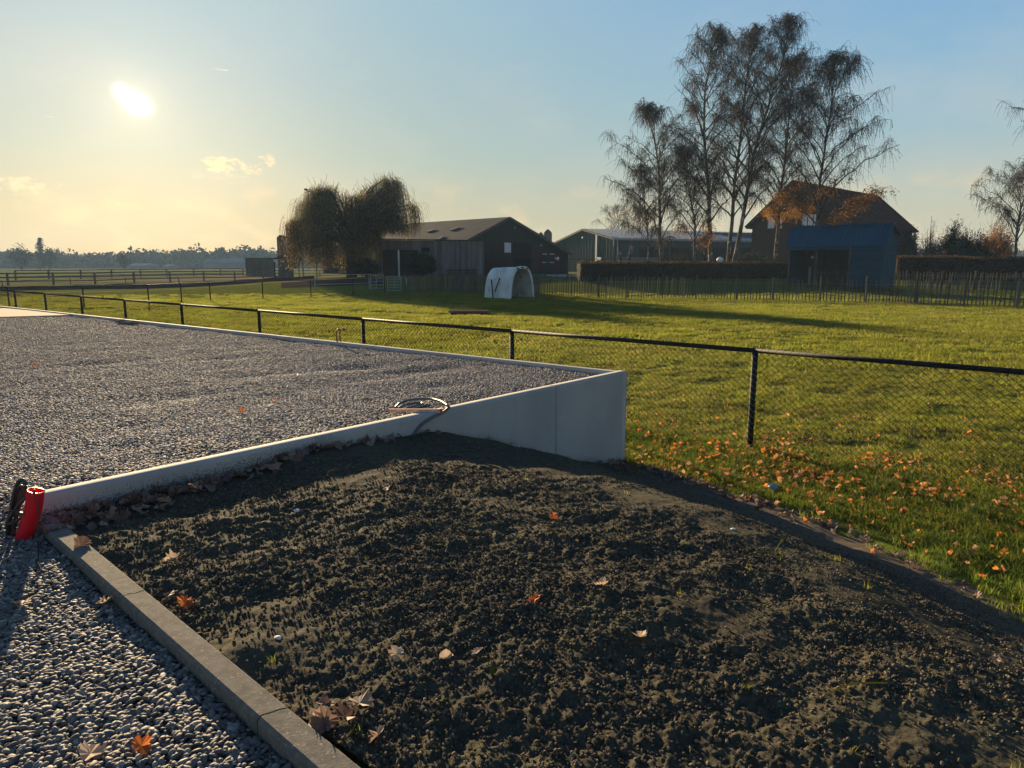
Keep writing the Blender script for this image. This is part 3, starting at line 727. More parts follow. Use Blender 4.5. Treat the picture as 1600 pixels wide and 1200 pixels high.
for a in [(620,1030,.08,.4,m_paleleaf,"large pale curled leaf on the soil below the centre",on_soil),
          (698,1034,.06,1.4,m_paleleaf,"small pale leaf just right of the large curled leaf on soil",on_soil),
          (747,1027,.06,2.0,m_paleleaf,"upright pale leaf beside the lone green blade on soil",on_soil),
          (865,813,.07,.9,m_orleaf,"small orange leaf on the upper middle of the soil",on_soil),
          (836,944,.075,2.6,m_orleaf,"pinkish leaf standing on edge in the middle of the soil",on_soil),
          (940,921,.08,1.0,m_paleleaf,"buff leaf lying on the middle soil right of the pinkish one",on_soil),
          (1000,1001,.08,.2,m_paleleaf,"broad tan leaf on the soil right of centre",on_soil),
          (270,880,.10,1.8,m_paleleaf,"pale leaf on the soil near the upper kerb stones",on_soil),
          (290,950,.10,.7,m_orleaf,"reddish leaf against the soil side of the first kerb joint",on_soil),
          (605,770,.08,.3,m_paleleaf,"whitish leaf on the shaded soil below the cable",on_soil),
          (500,1130,.08,1.1,m_paleleaf,"crumpled tan leaf in the drift beside the lowest kerb stone",on_soil),
          (35,952,.10,.5,m_paleleaf,"tan leaf on the pebbles near the lower left edge",on_gravel),
          (165,950,.08,2.4,m_paleleaf,"pale brown leaf on pebbles close to the kerb",on_gravel),
          (222,1178,.08,1.0,m_orleaf,"dark red leaf on the pebbles at the bottom",on_gravel),
          (142,1192,.10,.2,m_paleleaf,"straw coloured leaf on the pebbles in the bottom corner",on_gravel),
          (376,646,.09,.6,m_orleaf,"orange leaf on the terrace gravel left of the hose",on_gravel),
          (431,629,.08,1.9,m_orleaf,"small orange leaf on the terrace gravel nearest the hose coil",on_gravel),
          (55,574,.10,.8,m_orleaf,"rust leaf far out on the terrace gravel",on_gravel)]:
    lone_leaf(*a)
# pale stones / scraps
def scrap(px, py, r, label, cat="stone"):
    V0, F0 = ico(1); g = on_soil(px, py); V = V0*(1+.25*rng.uniform(-1,1,(len(V0),1)))*np.array([1,.8,.6])*r
    o = MB().raw(V+g+np.array([0,0,r*.5]), F0).build("pale_stone", m_scrap); tag(o, label, cat, "pale stones on the soil")
scrap(463,800,.016,"white stone in the shaded soil at the upper left"); scrap(1145,829,.014,"small white chip on the right of the soil"); scrap(434,1000,.014,"grey white lump on the soil left of the large pale leaf")
# plastic scrap in the verge
g = G(1205, 742, -.85); g[2] = z1(g[0], g[1])
mb = MB(); V0, F0 = ico(2); V = V0*(1+.35*rng.uniform(-1,1,(len(V0),1)))*np.array([.06,.04,.045]); mb.raw(V+g+np.array([0,0,.04]), F0)
tag(mb.build("plastic_bag", M("grey_film", (.30,.33,.38), (.20,.22,.26), 30, .4, spec=.4)), "crumpled white plastic scrap in the grass tuft by the fence post", "plastic scrap")
# lone green blade
g = on_soil(769, 1060); mb = MB()
for k_ in range(4):
    a = k_*1.7; mb.tube([g+(0,0,-.01), g+(.006*math.cos(a), .006*math.sin(a), .03), g+(.02*math.cos(a), .02*math.sin(a), .055+.02*k_)], [.002,.0016,.0004], 4)
tag(mb.build("grass_seedling", m_lush), "lone yellow green grass seedling standing on the soil", "grass")
# long bent straws on the soil
for (pa, pb, pc, lb) in [((1180,868),(1210,872),(1222,850),"looped green stalk lying on the soil at the right"), ((1290,1095),(1330,1082),(1385,1078),"straw stalk lying low on the right of the soil")]:
    a, b, c = on_soil(*pa), on_soil(*pb), on_soil(*pc); up = np.array([0,0,.02])
    tag(MB().tube([a+up, b+up*1.6, c+up*1.2], .003, 4).build("straw", m_grass), lb, "straw")

# ------------------------------------------------------------------ concrete wall, edging, kerb
def w3(s, t, z): x, y = xy(s, t); return np.array([x, y, z])
def build_wall():
    root = thing("retaining_wall", w3(2.7, -WT/2, -1.05), "pale concrete retaining wall rising to a square corner at the pasture", "wall")
    Lw = float(np.hypot(*(CORNER-O))); seam = 4.18
    for (a, b) in ((-.05, seam-.004), (seam+.004, Lw)):
        n = max(2, int((b-a)/.03)); zz = np.array([-1.5,-1.2,-1.0,-.9,-.8,-.7,-.6,-.5,-.4,-.35,-.3,-.25,-.2,-.16,-.12,-.09,-.06,-.03,0,.022,.03])
        ss = np.linspace(a, b, n); V = []; foot = []; mz = len(zz)
        x0, y0 = xy(ss, np.zeros_like(ss)); zs = np.interp(ss, [0,.74,1.36,2.13,2.77,3.22,3.55,4.21,5.47], [-.08,-.06,-.03,-.11,-.2,-.3,-.42,-.68,-.99])
        for side, tt in ((0, 0.0), (1, -WT)):
            for j, z in enumerate(zz):
                ch = .006 if j == mz-1 else 0
                for i, s_ in enumerate(ss):
                    V.append(w3(s_, tt+(-ch if side == 0 else ch), z)); foot.append(max(0, z-zs[i]) if side == 0 else .6)
        V = np.array(V); Q = []
        for side in (0, 1):
            o_ = side*n*mz
            for j in range(mz-1):
                for i in range(n-1):
                    q = (o_+j*n+i, o_+j*n+i+1, o_+(j+1)*n+i+1, o_+(j+1)*n+i); Q.append(q if side == 0 else q[::-1])
        o2 = n*mz
        for i in range(n-1): Q.append(((mz-1)*n+i, (mz-1)*n+i+1, o2+(mz-1)*n+i+1, o2+(mz-1)*n+i))
        for j in range(mz-1):
            Q.append((j*n, (j+1)*n, o2+(j+1)*n, o2+j*n)); Q.append((j*n+n-1, o2+j*n+n-1, o2+(j+1)*n+n-1, (j+1)*n+n-1))
        p = bigmesh("wall_panel", V, Q, m_wall, root, attrs={'foot': foot})
    return root
wall = build_wall()
def build_edging():
    a = CORNER+BDIR*.0; L = 34.0
    c = a+BDIR*L/2
    root = thing("concrete_edging", (c[0], c[1], -1.0), "long thin concrete edging along the back of the gravel terrace", "edging")
    n = 17
    for i in range(n):
        s0 = i*2.0+.004; s1 = (i+1)*2.0-.004
        if i == 0: s0 = .0
        p0 = a+BDIR*s0; p1 = a+BDIR*s1; m_ = (p0+p1)/2-BN*.04
        mb = MB().box((m_[0], m_[1], -.56+.026), (s1-s0, .08, 1.12), [(*BDIR, 0), (*BN, 0), (0,0,1)])
        o = mb.build("edging_block", m_wallp, root)
        bv = o.modifiers.new("bevel", 'BEVEL'); bv.width = .006; bv.segments = 1
    return root
m_wallp = M("edging_concrete", (.46,.44,.40), (.38,.36,.33), 3, .85, .3, 80)
build_edging()
def build_kerb():
    c0 = KL0-kd*.32
    root = thing("kerb_stones", (*(KL0+kd*1.5+kn*KW/2), -.3), "row of narrow concrete kerb stones between pebbles and dark soil", "kerb")
    j1 = float((G(180,933,-.06)[:2]-KL0) @ kd); j2 = float((G(402,1122,-.06)[:2]-KL0) @ kd)
    cuts = [-.18, j1, j2, 2*j2-j1, 3*j2-2*j1, 4*j2-3*j1]
    rr = np.random.default_rng(5); edges = [None]*len(cuts)
    for i in range(len(cuts)):
        k_ = 9; u = np.linspace(0, KW, k_); e = cuts[i]+.010*np.cumsum(rr.normal(0, .45, k_))-.0+(.025*(u/KW) if 0 < i else 0)
        if i == 0: e = np.full(k_, cuts[0])
        edges[i] = (u, e)
    for i in range(len(cuts)-1):
        u, e0 = edges[i]; _, e1 = edges[i+1]; e0 = e0+.0035; e1 = e1-.0035
        zt = -.06; mb = MB(); V = []
        for z, ins in ((-.3, 0), (zt-.012, 0), (zt, .010)):
            for uu, a0, a1 in zip(u, e0, e1):
                un = np.clip(uu, ins, KW-ins)
                for al in (a0, a1): p = KL0+kd*al+kn*un; V.append((p[0], p[1], z))
        n = len(u); R_ = lambda lv, k2, sd: lv*2*n+k2*2+sd
        Fc = []
        for k2 in range(n-1):
            Fc.append((R_(2,k2,0), R_(2,k2,1), R_(2,k2+1,1), R_(2,k2+1,0)))
            for lv in (0, 1):
                Fc.append((R_(lv,k2,0), R_(lv+1,k2,0), R_(lv+1,k2+1,0), R_(lv,k2+1,0))); Fc.append((R_(lv,k2,1), R_(lv,k2+1,1), R_(lv+1,k2+1,1), R_(lv+1,k2,1)))
        for lv in (0, 1):
            Fc.append((R_(lv,0,0), R_(lv,0,1), R_(lv+1,0,1), R_(lv+1,0,0))); Fc.append((R_(lv,n-1,1), R_(lv,n-1,0), R_(lv+1,n-1,0), R_(lv+1,n-1,1)))
        mb.raw(V, Fc).build("kerb_stone", m_kerb, root)
build_kerb()
# sand coloured slab and strip of lawn at the far left of the terrace
b3 = BACK; l_ = ldir*14; aw = BDIR
def sheet(name, pts, z, mat, label, th=.03):
    P = [(*p[:2], z) for p in pts]; return tag(MB().prism(P, (0,0,-th)).build(name, mat), label, kind='structure')
e1 = G(86, 486, .0)[:2]
sheet("paving", [b3-aw*-.05, b3+l_, b3+l_+aw*4.2, b3+ldir*.2+aw*4.2], .004, m_slab, "sand coloured paving beyond the far end of the gravel", .3)
sheet("terrace_lawn", [b3+ldir*.25+aw*4.25, b3+l_+aw*4.25, b3+l_+aw*24, b3+ldir*.25+aw*24], .01, M("terrace_lawn", (.11,.145,.02), (.08,.10,.02), 3, 1, .6, 20), "strip of lawn at the far left end of the terrace", .3)

# ------------------------------------------------------------------ red tube, black cable loop, hose etc.
def small_things():
    g = on_gravel(40, 840)
    # directions in the picture plane at this distance
    def at(px, py, dd=0): return PT(px, py, g[1]+dd)
    root = thing("red_pipe", g, "bright red open plastic pipe leaning at the end of the wall", "pipe")
    path = [at(36,846), at(44,822), at(51,800), at(54,785), at(55,772), at(56,766)]
    P = np.array(path); rad = .036; sides = 20
    # interpolate
    tt = np.linspace(0, 1, 14); pp = np.stack([np.interp(tt, np.linspace(0,1,len(P)), P[:, k_]) for k_ in range(3)], 1)
    for _ in range(2): pp[1:-1] = (pp[:-2]+2*pp[1:-1]+pp[2:])/4
    T = np.gradient(pp, axis=0); T /= np.linalg.norm(T, axis=1)[:, None]
    vo, fo = tubes(pp[None], np.full((1, 14), rad), sides); vi, fi = tubes(pp[None], np.full((1, 14), rad-.005), sides)
    mb = MB(); n = len(vo); mb.raw(np.vstack([vo, vi]), [tuple(q) for q in fo]+[tuple(q[::-1]+n) for q in fi]
        +[((13*sides+i), (13*sides+(i+1) % sides), n+13*sides+(i+1) % sides, n+13*sides+i) for i in range(sides)]
        +[(i, n+i, n+(i+1) % sides, (i+1) % sides) for i in range(sides)])
    mb.build("pipe_wall", m_red, root, True)
    # strings tied across the mouth and running down
    top = pp[-1]; e1_ = np.array([1,0,0.]); e2 = np.cross(T[-1], e1_); e2 /= np.linalg.norm(e2); e1_ = np.cross(e2, T[-1])
    r2 = rad+.002
    for a, b in ((.4, 3.3), (2.2, 5.0)):
        p0 = top+r2*(math.cos(a)*e1_+math.sin(a)*e2)+T[-1]*.004; p1 = top+r2*(math.cos(b)*e1_+math.sin(b)*e2)+T[-1]*.004
        MB().tube([p0, (p0+p1)/2+T[-1]*.006, p1], .0022, 6).build("string", m_blackp, root)
    fr = lambda px, py, off=-.045: at(px, py, off)
    MB().tube([fr(54,764), fr(54,776), fr(58,788), fr(61,800), fr(60,812), fr(57,824), fr(60,838,-.03)], .0024, 6).build("string", m_blackp, root)
    MB().tube([fr(60,770,-.04), fr(62,780), fr(60,795), fr(61,800)], .002, 6).build("string", m_blackp, root)
    # thin wire trailing over the pebbles
    wire = [on_gravel(*p)+np.array([0,0,.012]) for p in [(60,850),(61,868),(60,885),(66,896),(52,910),(42,925)]]
    tag(MB().tube(wire, .002, 6).build("thin_wire", m_dark), "thin black wire trailing from the red pipe over the pebbles", "wire")
    # folded black cable
    g2 = on_gravel(20, 838); Y = g2[1]
    root = thing("folded_cable", g2, "thick black cable folded into a hank left of the red pipe", "cable")
    def loop(pts, r, dy=0):
        P = np.array([PT(x, y, Y+dy) for x, y in pts]); tt = np.linspace(0, len(P)-1, 40)
        pp = np.stack([np.interp(tt, range(len(P)), P[:, k_]) for k_ in range(3)], 1)
        for _ in range(4): pp[1:-1] = (pp[:-2]+2*pp[1:-1]+pp[2:])/4
        return MB().tube(pp, r, 8)
    loop([(12,838),(12,815),(18,795),(22,770),(27,755),(33,748),(39,752),(41,762),(36,775),(28,795),(23,815),(20,838)], .0095).build("cable_loop", m_blackp, root, True)
    loop([(16,836),(15,815),(20,797),(26,775),(30,762),(34,758),(36,764),(31,780),(25,800),(21,836)], .008, .03).build("cable_loop", m_blackp, root, True)
    loop([(10,826),(14,808),(20,802),(30,788),(42,776)], .007, -.02).build("cable_end", m_blackp, root, True)
    for (a, b) in (((10,820),(27,812)), ((14,799),(30,797)), ((24,800),(42,804))):
        MB().beam(PT(*a, Y-.03), PT(*b, Y-.03), .01, .012).build("tape", m_blackp, root)
    # hose coil on the gravel
    root = thing("hose_coil", G(655, 632, 0), "grey hose coiled on the terrace gravel and hanging over the wall", "hose")
    def ring(pts, z, r=.011, nm="hose_loop"):
        P = np.array([G(x, y, z_) for (x, y), z_ in zip(pts, z if isinstance(z, (list, tuple)) else [z]*len(pts))]); tt = np.linspace(0, len(P)-1, 46)
        pp = np.stack([np.interp(tt, range(len(P)), P[:, k_]) for k_ in range(3)], 1)
        for _ in range(3): pp[1:-1] = (pp[:-2]+2*pp[1:-1]+pp[2:])/4
        MB().tube(pp, r, 8).build(nm, m_greyhose, root, True)
    ring([(618,637),(624,630),(637,625),(655,623),(675,623),(690,627),(699,633),(702,637)], [.0,.02,.04,.05,.06,.07,.07,.055])
    ring([(622,638),(630,633),(645,630),(658,629),(661,631),(652,634),(637,637),(628,641)], .015)
    ring([(640,641),(652,637),(665,634),(674,634),(674,637),(664,640),(650,642)], .015)
    # over the top of the wall and down its face
    n3 = (K[0], K[1], 0); p0 = w3(0, .014, 0)
    P = [G(700,634,.062), PL(701,637,n3,p0)+(0,0,.0), PL(693,644,n3,p0), PL(676,652,n3,p0), PL(660,662,n3,p0), PL(650,674,n3,p0), PL(643,688,n3,p0), PL(642,696,n3,w3(0,.04,0))]
    P[1][2] = .045
    tt = np.linspace(0, len(P)-1, 40); P = np.array(P); pp = np.stack([np.interp(tt, range(len(P)), P[:, k_]) for k_ in range(3)], 1)
    for _ in range(2): pp[1:-1] = (pp[:-2]+2*pp[1:-1]+pp[2:])/4
    MB().tube(pp, .011, 8).build("hose_end", m_greyhose, root, True)
    # orange stick lying across
    a = G(608, 641, .03); b = G(688, 641, .045)
    r_ = thing("marker_stick", (a+b)/2, "orange and white wooden stick lying beside the coiled hose", "stick")
    MB().beam(a, b, .022, .022).build("stick_body", m_orangestick, r_)
    MB().beam(b, b+(b-a)*.03, .024, .024).build("stick_tip", m_red, r_)
    # two bent pipes at the back edging
    for k_, px in enumerate((527, 532)):
        bp = PL(px, 533, (*BN, 0), (*CORNER, 0)); bp = bp-np.array([*BN, 0])*.12; Y_ = bp[1]
        pts = [PT(px, 534, Y_), PT(px-1.5, 524, Y_), PT(px-1, 517, Y_), PT(px+2, 514, Y_), PT(px+5, 513.5, Y_), PT(px+7, 516, Y_)]
        P = np.array(pts); tt = np.linspace(0, 5, 20); pp = np.stack([np.interp(tt, range(6), P[:, k2]) for k2 in range(3)], 1)
        for _ in range(2): pp[1:-1] = (pp[:-2]+2*pp[1:-1]+pp[2:])/4
        tag(MB().tube(pp, .012, 8).build("bent_pipe", m_rust, None, True), ["left one of two hooked conduit ends sticking up at the back edging", "right one of two hooked conduit ends sticking up at the back edging"][k_], "conduit", "hooked conduits at the terrace edge")
    # white lath scraps at far edging
    for (a, b, lb) in [((182,503),(200,497),"thin pale lath at the far edging, left of two"), ((205,504),(216,498),"thin pale lath at the far edging, right of two")]:
        tag(MB().beam(G(*a,.01), G(*b,.02), .03, .02).build("lath", m_plank), lb, "lath", "laths at the far edging")
    tag(MB().beam(G(186,505,.0), G(214,506,.01), .05, .03).build("lath", m_plank), "brown lath lying flat on the gravel beneath two pale laths", "lath", "laths at the far edging")
small_things()

# ------------------------------------------------------------------ wire fences
FZ = .15
def fence_pt(px):        # on the fence line at picture column px
    n = np.array([*FN, 0]); p = PL(px, 500, n, (*FP[0], 0)); return p[:2]
def chainlink():
    cols = [1183, 800, 567, 405, 285, 197, 130]
    pts = [fence_pt(c) for c in cols]
    L = [float((p-FP[0]) @ FD) for p in pts]; st_ = np.diff(L).mean()
    L = [-2*3.5, -3.5]+L; 
    while L[-1] < 62: L.append(L[-1]+3.45)
    mid_ = FP[0]+FD*20
    root = thing("chain_link_fence", (*mid_, FIELD), "low black chain link fence with round posts behind the terrace", "fence")
    gz = lambda a: z1(*(FP[0]+FD*a))
    n = len(L)
    for i, a in enumerate(L):
        p = FP[0]+FD*a; z0 = gz(a)-.1
        MB().tube([(p[0], p[1], z0), (p[0], p[1], FZ+.01)], .035, 12).build("fence_post", m_black, root, True)
    for i in range(n-1):
        a, b = L[i], L[i+1]; p = FP[0]+FD*a; q = FP[0]+FD*b; off = -FN*.0
        MB().tube([(p[0], p[1], FZ), (q[0], q[1], FZ)], .028, 10).build("top_rail", m_black, root, True)
        if a > 45: continue
        # diamonds of wire on the near side of the posts
        Lh = b-a; zt = FZ+.005; zb = FIELD+.03; H_ = zt-zb; ph = .065*1.05; pitch = .085; sl_ = pitch/ph
        run = H_*pitch/ph/1.0
        P = []; Rr = []
        for sgn in (1, -1):
            k0 = np.arange(-run, Lh, pitch) if sgn == 1 else np.arange(0, Lh+run, pitch)
            for u0 in k0:
                u0 = u0+rng.uniform(-.004, .004); u1 = u0+sgn*run; za, zc = zb, zt
                # clip
                lo, hi = 0, 1
                def U(f): return u0+(u1-u0)*f
                fs = sorted([(0-u0)/(u1-u0), (Lh-u0)/(u1-u0)]); lo = max(0, fs[0]); hi = min(1, fs[1])
                if hi-lo < .02: continue
                seg = []
                for f in np.linspace(lo, hi, 4):
                    w_ = FP[0]+FD*(a+U(f))-FN*(.03+.003*sgn+.012*math.sin(f*3.1+u0*1.3)); seg.append((w_[0], w_[1], zb+H_*f))
                P.append(seg)
        thick = .0028
        V, Q = tubes(np.array(P), np.full((len(P), 4), thick), 3)
        bigmesh("wire_mesh", V, Q, m_black, root, smooth_=True)
        # lacing wound round the rail
        if a < 30:
            m_ = int(Lh/.085); tt = np.linspace(0, Lh, m_*8+1); an = tt/.085*2*math.pi
            pp = np.stack([p[0]+FD[0]*tt+FN[0]*.030*np.cos(an), p[1]+FD[1]*tt+FN[1]*.030*np.cos(an), FZ+.030*np.sin(an)], 1)
            MB().tube(pp, .0024, 4, caps=False).build("lacing_wire", m_black, root, True)
    # ties on the nearest posts
    for a in L[1:5]:
        p = FP[0]+FD*a; mb = MB()
        for k_ in range(15):
            z0 = FZ-.06-k_*.072
            an = np.linspace(-.2, math.pi+.2, 8); pp = np.stack([p[0]+FD[0]*.0365*np.cos(an)-FN[0]*.0365*np.sin(an), p[1]+FD[1]*.0365*np.cos(an)-FN[1]*.0365*np.sin(an), z0+.03*np.cos(an)], 1)
            mb.tube(pp, .002, 4, caps=False)
        mb.build("tie_wire", m_galv, root, True)
chainlink()

def simple_fence(name, label, cat, posts, h, pr, rr, mat, rails=(1.0,), group=None, zf=None, post_size=None, ext=None):
    """posts: list of ground points (x,y); a rail part between each pair"""
    zf = zf or z1
    c = np.mean(np.array([p[:2] for p in posts]), 0)
    root = thing(name, (c[0], c[1], zf(*c)), label, cat, group)
    P = [np.array([p[0], p[1], zf(p[0], p[1])]) for p in posts]
    for p in P:
        mb = MB()
        if post_size: mb.box(p+(0,0,h/2-.05), (post_size, post_size, h+.1))
        else: mb.tube([p+(0,0,-.1), p+(0,0,h)], pr, 8)
        mb.build("fence_post", mat, root)
    for a, b in zip(P[:-1], P[1:]):
        for f in rails:
            u = np.array([0, 0, h*f-.03])
            if post_size: MB().beam(a+u, b+u, .05, rr).build("fence_rail", mat, root)
            else: MB().tube([a+u, b+u], rr, 6).build("fence_rail", mat, root)
    return root
def ground_px(px, py, z=FIELD): return G(px, py, z)[:2]
B = [ground_px(*p) for p in [(132,482),(233,477.5),(284,472.5),(329,470.5),(411,467),(486,464.5),(552,462.5),(601,461)]]
dB = (B[0]-B[1]); B = [B[0]+dB*2, B[0]+dB]+B
simple_fence("wire_fence", "thin dark post and rail fence crossing the pasture towards the white gate", "fence", B, 1.15, .035, .022, m_black)
C = [(13,446),(84,445),(149,444),(210,441.5),(266,440.3),(319,439),(367,438),(412,436.8),(436,436)]
C = [ground_px(*p) for p in C]; C = [C[0]+(C[0]-C[1])]+C
simple_fence("paddock_fence", "sturdy three rail timber paddock fence beside the sand ring, nearer of two", "fence", C, 1.3, 0, .14, m_timber, (1.0,.68,.36), "timber paddock fences", post_size=.16)
D = [ground_px(*p) for p in [(25,438),(77,436.5),(127,435.3),(175,434),(220,433),(261,432),(303,431),(345,430.5),(380,430)]]
simple_fence("paddock_fence", "distant three rail timber paddock fence behind the nearer one", "fence", D, 1.35, 0, .14, m_timber, (1.0,.68,.36), "timber paddock fences", post_size=.18)
E_ = [ground_px(*p) for p in [(-60,457),(5,455.5),(111,451.5),(197,448.5),(280,446.5)]]
simple_fence("wire_fence", "short thin posts along the dark earth bank at the far left", "fence", E_, .95, .04, .012, m_timber, (.95,))
E2 = [ground_px(*p) for p in [(455,434),(500,433.5),(560,432.5),(620,432)]]
simple_fence("paddock_fence", "grey rail fence in the shade under the willow", "fence", E2, 1.2, 0, .1, m_timber, (1.0,.6), "timber paddock fences", post_size=.14)
E3 = [ground_px(*p) for p in [(500,462.0),(580,461.0)]]
simple_fence("pasture_rail", "low metal rail by the trampled ground before the white gate", "rail", [ground_px(493,460), ground_px(580,459)], 1.2, .04, .03, m_galv, (1.0,.45))
E4 = [(ground_px(x, y)) for x, y in [(770,452),(852,451),(887,450.5),(965,449.5),(1060,448.5)]]
simple_fence("wire_fence", "thin dark wire fence with a top rail before the green barn", "fence", E4, 1.7, .04, .02, m_black)

# earth bank, sand ring, paths on the left
def ground_strip(name, pts, mat, label, lift=.01):
    """sheet following the ground, edge points in order"""
    P = np.array([(p[0], p[1], z1(p[0], p[1])+lift) for p in pts]); n = len(P)//2
    V = []; m_ = 24
    A = P[:n]; Bq = P[n:][::-1]
    ta = np.linspace(0, n-1, 60); a = np.stack([np.interp(ta, range(n), A[:, k_]) for k_ in range(3)], 1); b = np.stack([np.interp(ta, range(n), Bq[:, k_]) for k_ in range(3)], 1)
    f = np.linspace(0, 1, m_)[:, None, None]; V = a[None]*(1-f)+b[None]*f
    x = V[..., 0].ravel(); y = V[..., 1].ravel(); z = Z(x, y)+lift
    i = np.arange(m_-1)[:, None]*60+np.arange(59)[None, :]
    Q = np.stack([i, i+1, i+61, i+60], -1).reshape(-1, 4)
    return tag(bigmesh(name, np.stack([x, y, z], 1), Q, mat, smooth_=True), label, kind='structure')
gp = ground_px; m_path = M('worn_grass', (.19,.17,.085), (.15,.14,.06), 1, 1, spec=0)
ground_strip("sand_track", [gp(-150,443),gp(150,441.5),gp(450,436.5), gp(450,433.5),gp(150,436.5),gp(-150,437.5)], m_sand, "pale sand riding track beside the paddock fences", .03)
def berm(a_, b_, wd, h, name, label, mat):
    n, k_ = 70, 9; V = []
    a_ = np.array(a_); b_ = np.array(b_); d = (b_-a_)/np.linalg.norm(b_-a_); nn = np.array([-d[1], d[0]])
    for i in range(n):
        f = i/(n-1); c = a_+(b_-a_)*f
        for j in range(k_):
            u = j/(k_-1)*2-1; p = c+nn*u*wd/2; hh = h*(1-u*u)*(1+.12*math.sin(f*17)+.10*math.sin(f*61+j))
            V.append((p[0], p[1], z1(*p)-.05+hh))
    i = np.arange(n-1)[:, None]*k_+np.arange(k_-1)[None, :]
    Q = np.stack([i, i+k_, i+k_+1, i+1], -1).reshape(-1, 4)
    return tag(bigmesh(name, V, Q, mat, smooth_=True), label, kind='structure')
berm(gp(-140,455), gp(490,447), 3.2, .42, "earth_bank", "dark low earth bank across the far left pasture", m_earth)
ground_strip("dirt_path", [gp(-100,461.5),gp(200,456.5),gp(600,452), gp(600,450.5),gp(200,455.5),gp(-100,460)], m_path, "pale worn path line beyond the thin fence", .02)
ground_strip("trampled_ground", [gp(440,458),gp(520,457),gp(600,456), gp(600,447),gp(520,447),gp(440,450)], m_earth, "bare trampled earth before the willow pens", .012)
ground_strip("farmyard", [(4.2,70),(7,70),(12,70), (20,84),(10,86),(3,86)], m_yard, "pale concrete farmyard in front of the barns", .02)

# drain cover in the pasture
g = G(733, 491, FIELD); root = thing("drain_cover", g, "low dark wooden cover lying over the shallow drain in the pasture", "drain cover")
zg = z1(g[0], g[1])+.05
for i in range(5):
    MB().box((g[0], g[1]-.44+i*.21, zg+.08), (1.75, .19, .07)).build("plank", m_plank, root)
MB().box((g[0], g[1]-.38, zg), (1.6, .14, .12)).build("bearer", m_earth, root); MB().box((g[0], g[1]+.38, zg), (1.6, .14, .12)).build("bearer", m_earth, root)

# ------------------------------------------------------------------ paling fences
def pale_mesh(h, w_, tip=.06):
    mb = MB(); j = rng.uniform(-.02, .02)
    mb.raw([(-w_/2,-.01,-.05),(w_/2,-.01,-.05),(w_/2,.012,-.05),(-w_/2,.012,-.05),(-w_*.45+j,-.01,h-tip),(w_*.45+j,-.01,h-tip),(w_*.45+j,.012,h-tip),(-w_*.45+j,.012,h-tip),(j,0,h)],
           [(3,2,1,0),(0,1,5,4),(1,2,6,5),(2,3,7,6),(3,0,4,7),(4,5,8),(5,6,8),(6,7,8),(7,4,8)])
    me = bpy.data.meshes.new("pale"); me.from_pydata(np.vstack(mb.v).tolist(), [], mb.f); me.materials.append(m_pale); me.update(); return me
def paling(label, pts, h, gap, w_, postpx=2.4):
    P = np.array(pts); c = P.mean(0); root = thing("paling_fence", (c[0], c[1], z1(*c)), label, "fence", "chestnut paling fences")
    pms = [pale_mesh(h*f, w_) for f in (.94, .98, 1.0, 1.04, .97)]
    seg = np.linalg.norm(np.diff(P, axis=0), axis=1); cum = np.r_[0, np.cumsum(seg)]; L = cum[-1]
    def pos(a): return np.array([np.interp(a, cum, P[:, 0]), np.interp(a, cum, P[:, 1])])
    a = 0; k_ = 0
    while a < L and k_ < 298:
        p = pos(a); q = pos(min(L, a+.1)); an = math.atan2(*(q-p)[::-1]) if a < L-.1 else an
        copy_mesh("pale", pms[k_ % 5], root, (p[0], p[1], z1(*p)), (rng.uniform(-.04,.04), rng.uniform(-.05,.05), an))
        a += gap*rng.uniform(.75, 1.25); k_ += 1
    a = .02
    while a < L:
        p = pos(a); z0 = z1(*p); lean = rng.uniform(-.03,.03); r_ = rng.uniform(.04,.06)
        MB().tube([(p[0], p[1]-.04, z0-.1), (p[0]+lean, p[1]-.04, z0+h*rng.uniform(1.0,1.1))], r_, 8).build("fence_post", m_timber, root)
        a += postpx*rng.uniform(.85,1.15)
    for f in (.25, .75):
        tt = np.arange(0, L, .5); pp = np.array([(*pos(t_), z1(*pos(t_))+h*f) for t_ in tt]); MB().tube(pp, .004, 4).build("binding_wire", m_galv, root)
    return root
right = [gp(842,462),gp(912,464),gp(948,466.5),gp(1077,466),gp(1164,468),gp(1272,470),gp(1392,473),gp(1530,478),gp(1640,482)]
paling("rustic paling fence across the right side of the pasture before the hedges", right, 1.42, .19, .06)
paling("shaded paling fence running from the white gate behind the calf hutch", [gp(632,460),gp(700,459.5),gp(762,460),gp(842,462)], 1.25, .085, .06, 2.0)
paling("paling fence standing directly in front of the blue shed and right hedge", [gp(1262,456.5),gp(1400,458),gp(1530,459),gp(1680,460)], 1.3, .18, .07)
# the board at the end of the back paling
g = gp(1262, 456.5)
tag(MB().box((g[0], g[1]-.1, z1(*g)+.7), (.12, .12, 1.5)).build("gate_post", m_shed), "pale timber post ending the paling fence by the blue shed", "post")

# white gate
def gate(px0, px1, py, label, mat, bars=6, h=1.15):
    a = gp(px0, py); b = gp(px1, py); za = z1(*a); A = np.array([*a, za]); Bq = np.array([*b, za]); up = np.array([0,0,1.])
    root = thing("field_gate", (A+Bq)/2, label, "gate")
    for i in range(bars):
        u = up*(.12+(h-.12)*i/(bars-1)); MB().tube([A+u, Bq+u], .022, 8).build("gate_bar", mat, root)
    for q in (A, Bq, (A+Bq)/2): MB().tube([q+up*.1, q+up*h], .024, 8).build("gate_upright", mat, root)
    MB().tube([A+up*.12, Bq+up*h], .018, 6).build("gate_brace", mat, root)
gate(606, 627, 460.5, "pale tubular metal gate at the end of the shaded paling fence", m_galv)
gate(577, 600, 459, "grey tubular gate left of the pale one", m_galv, 5)
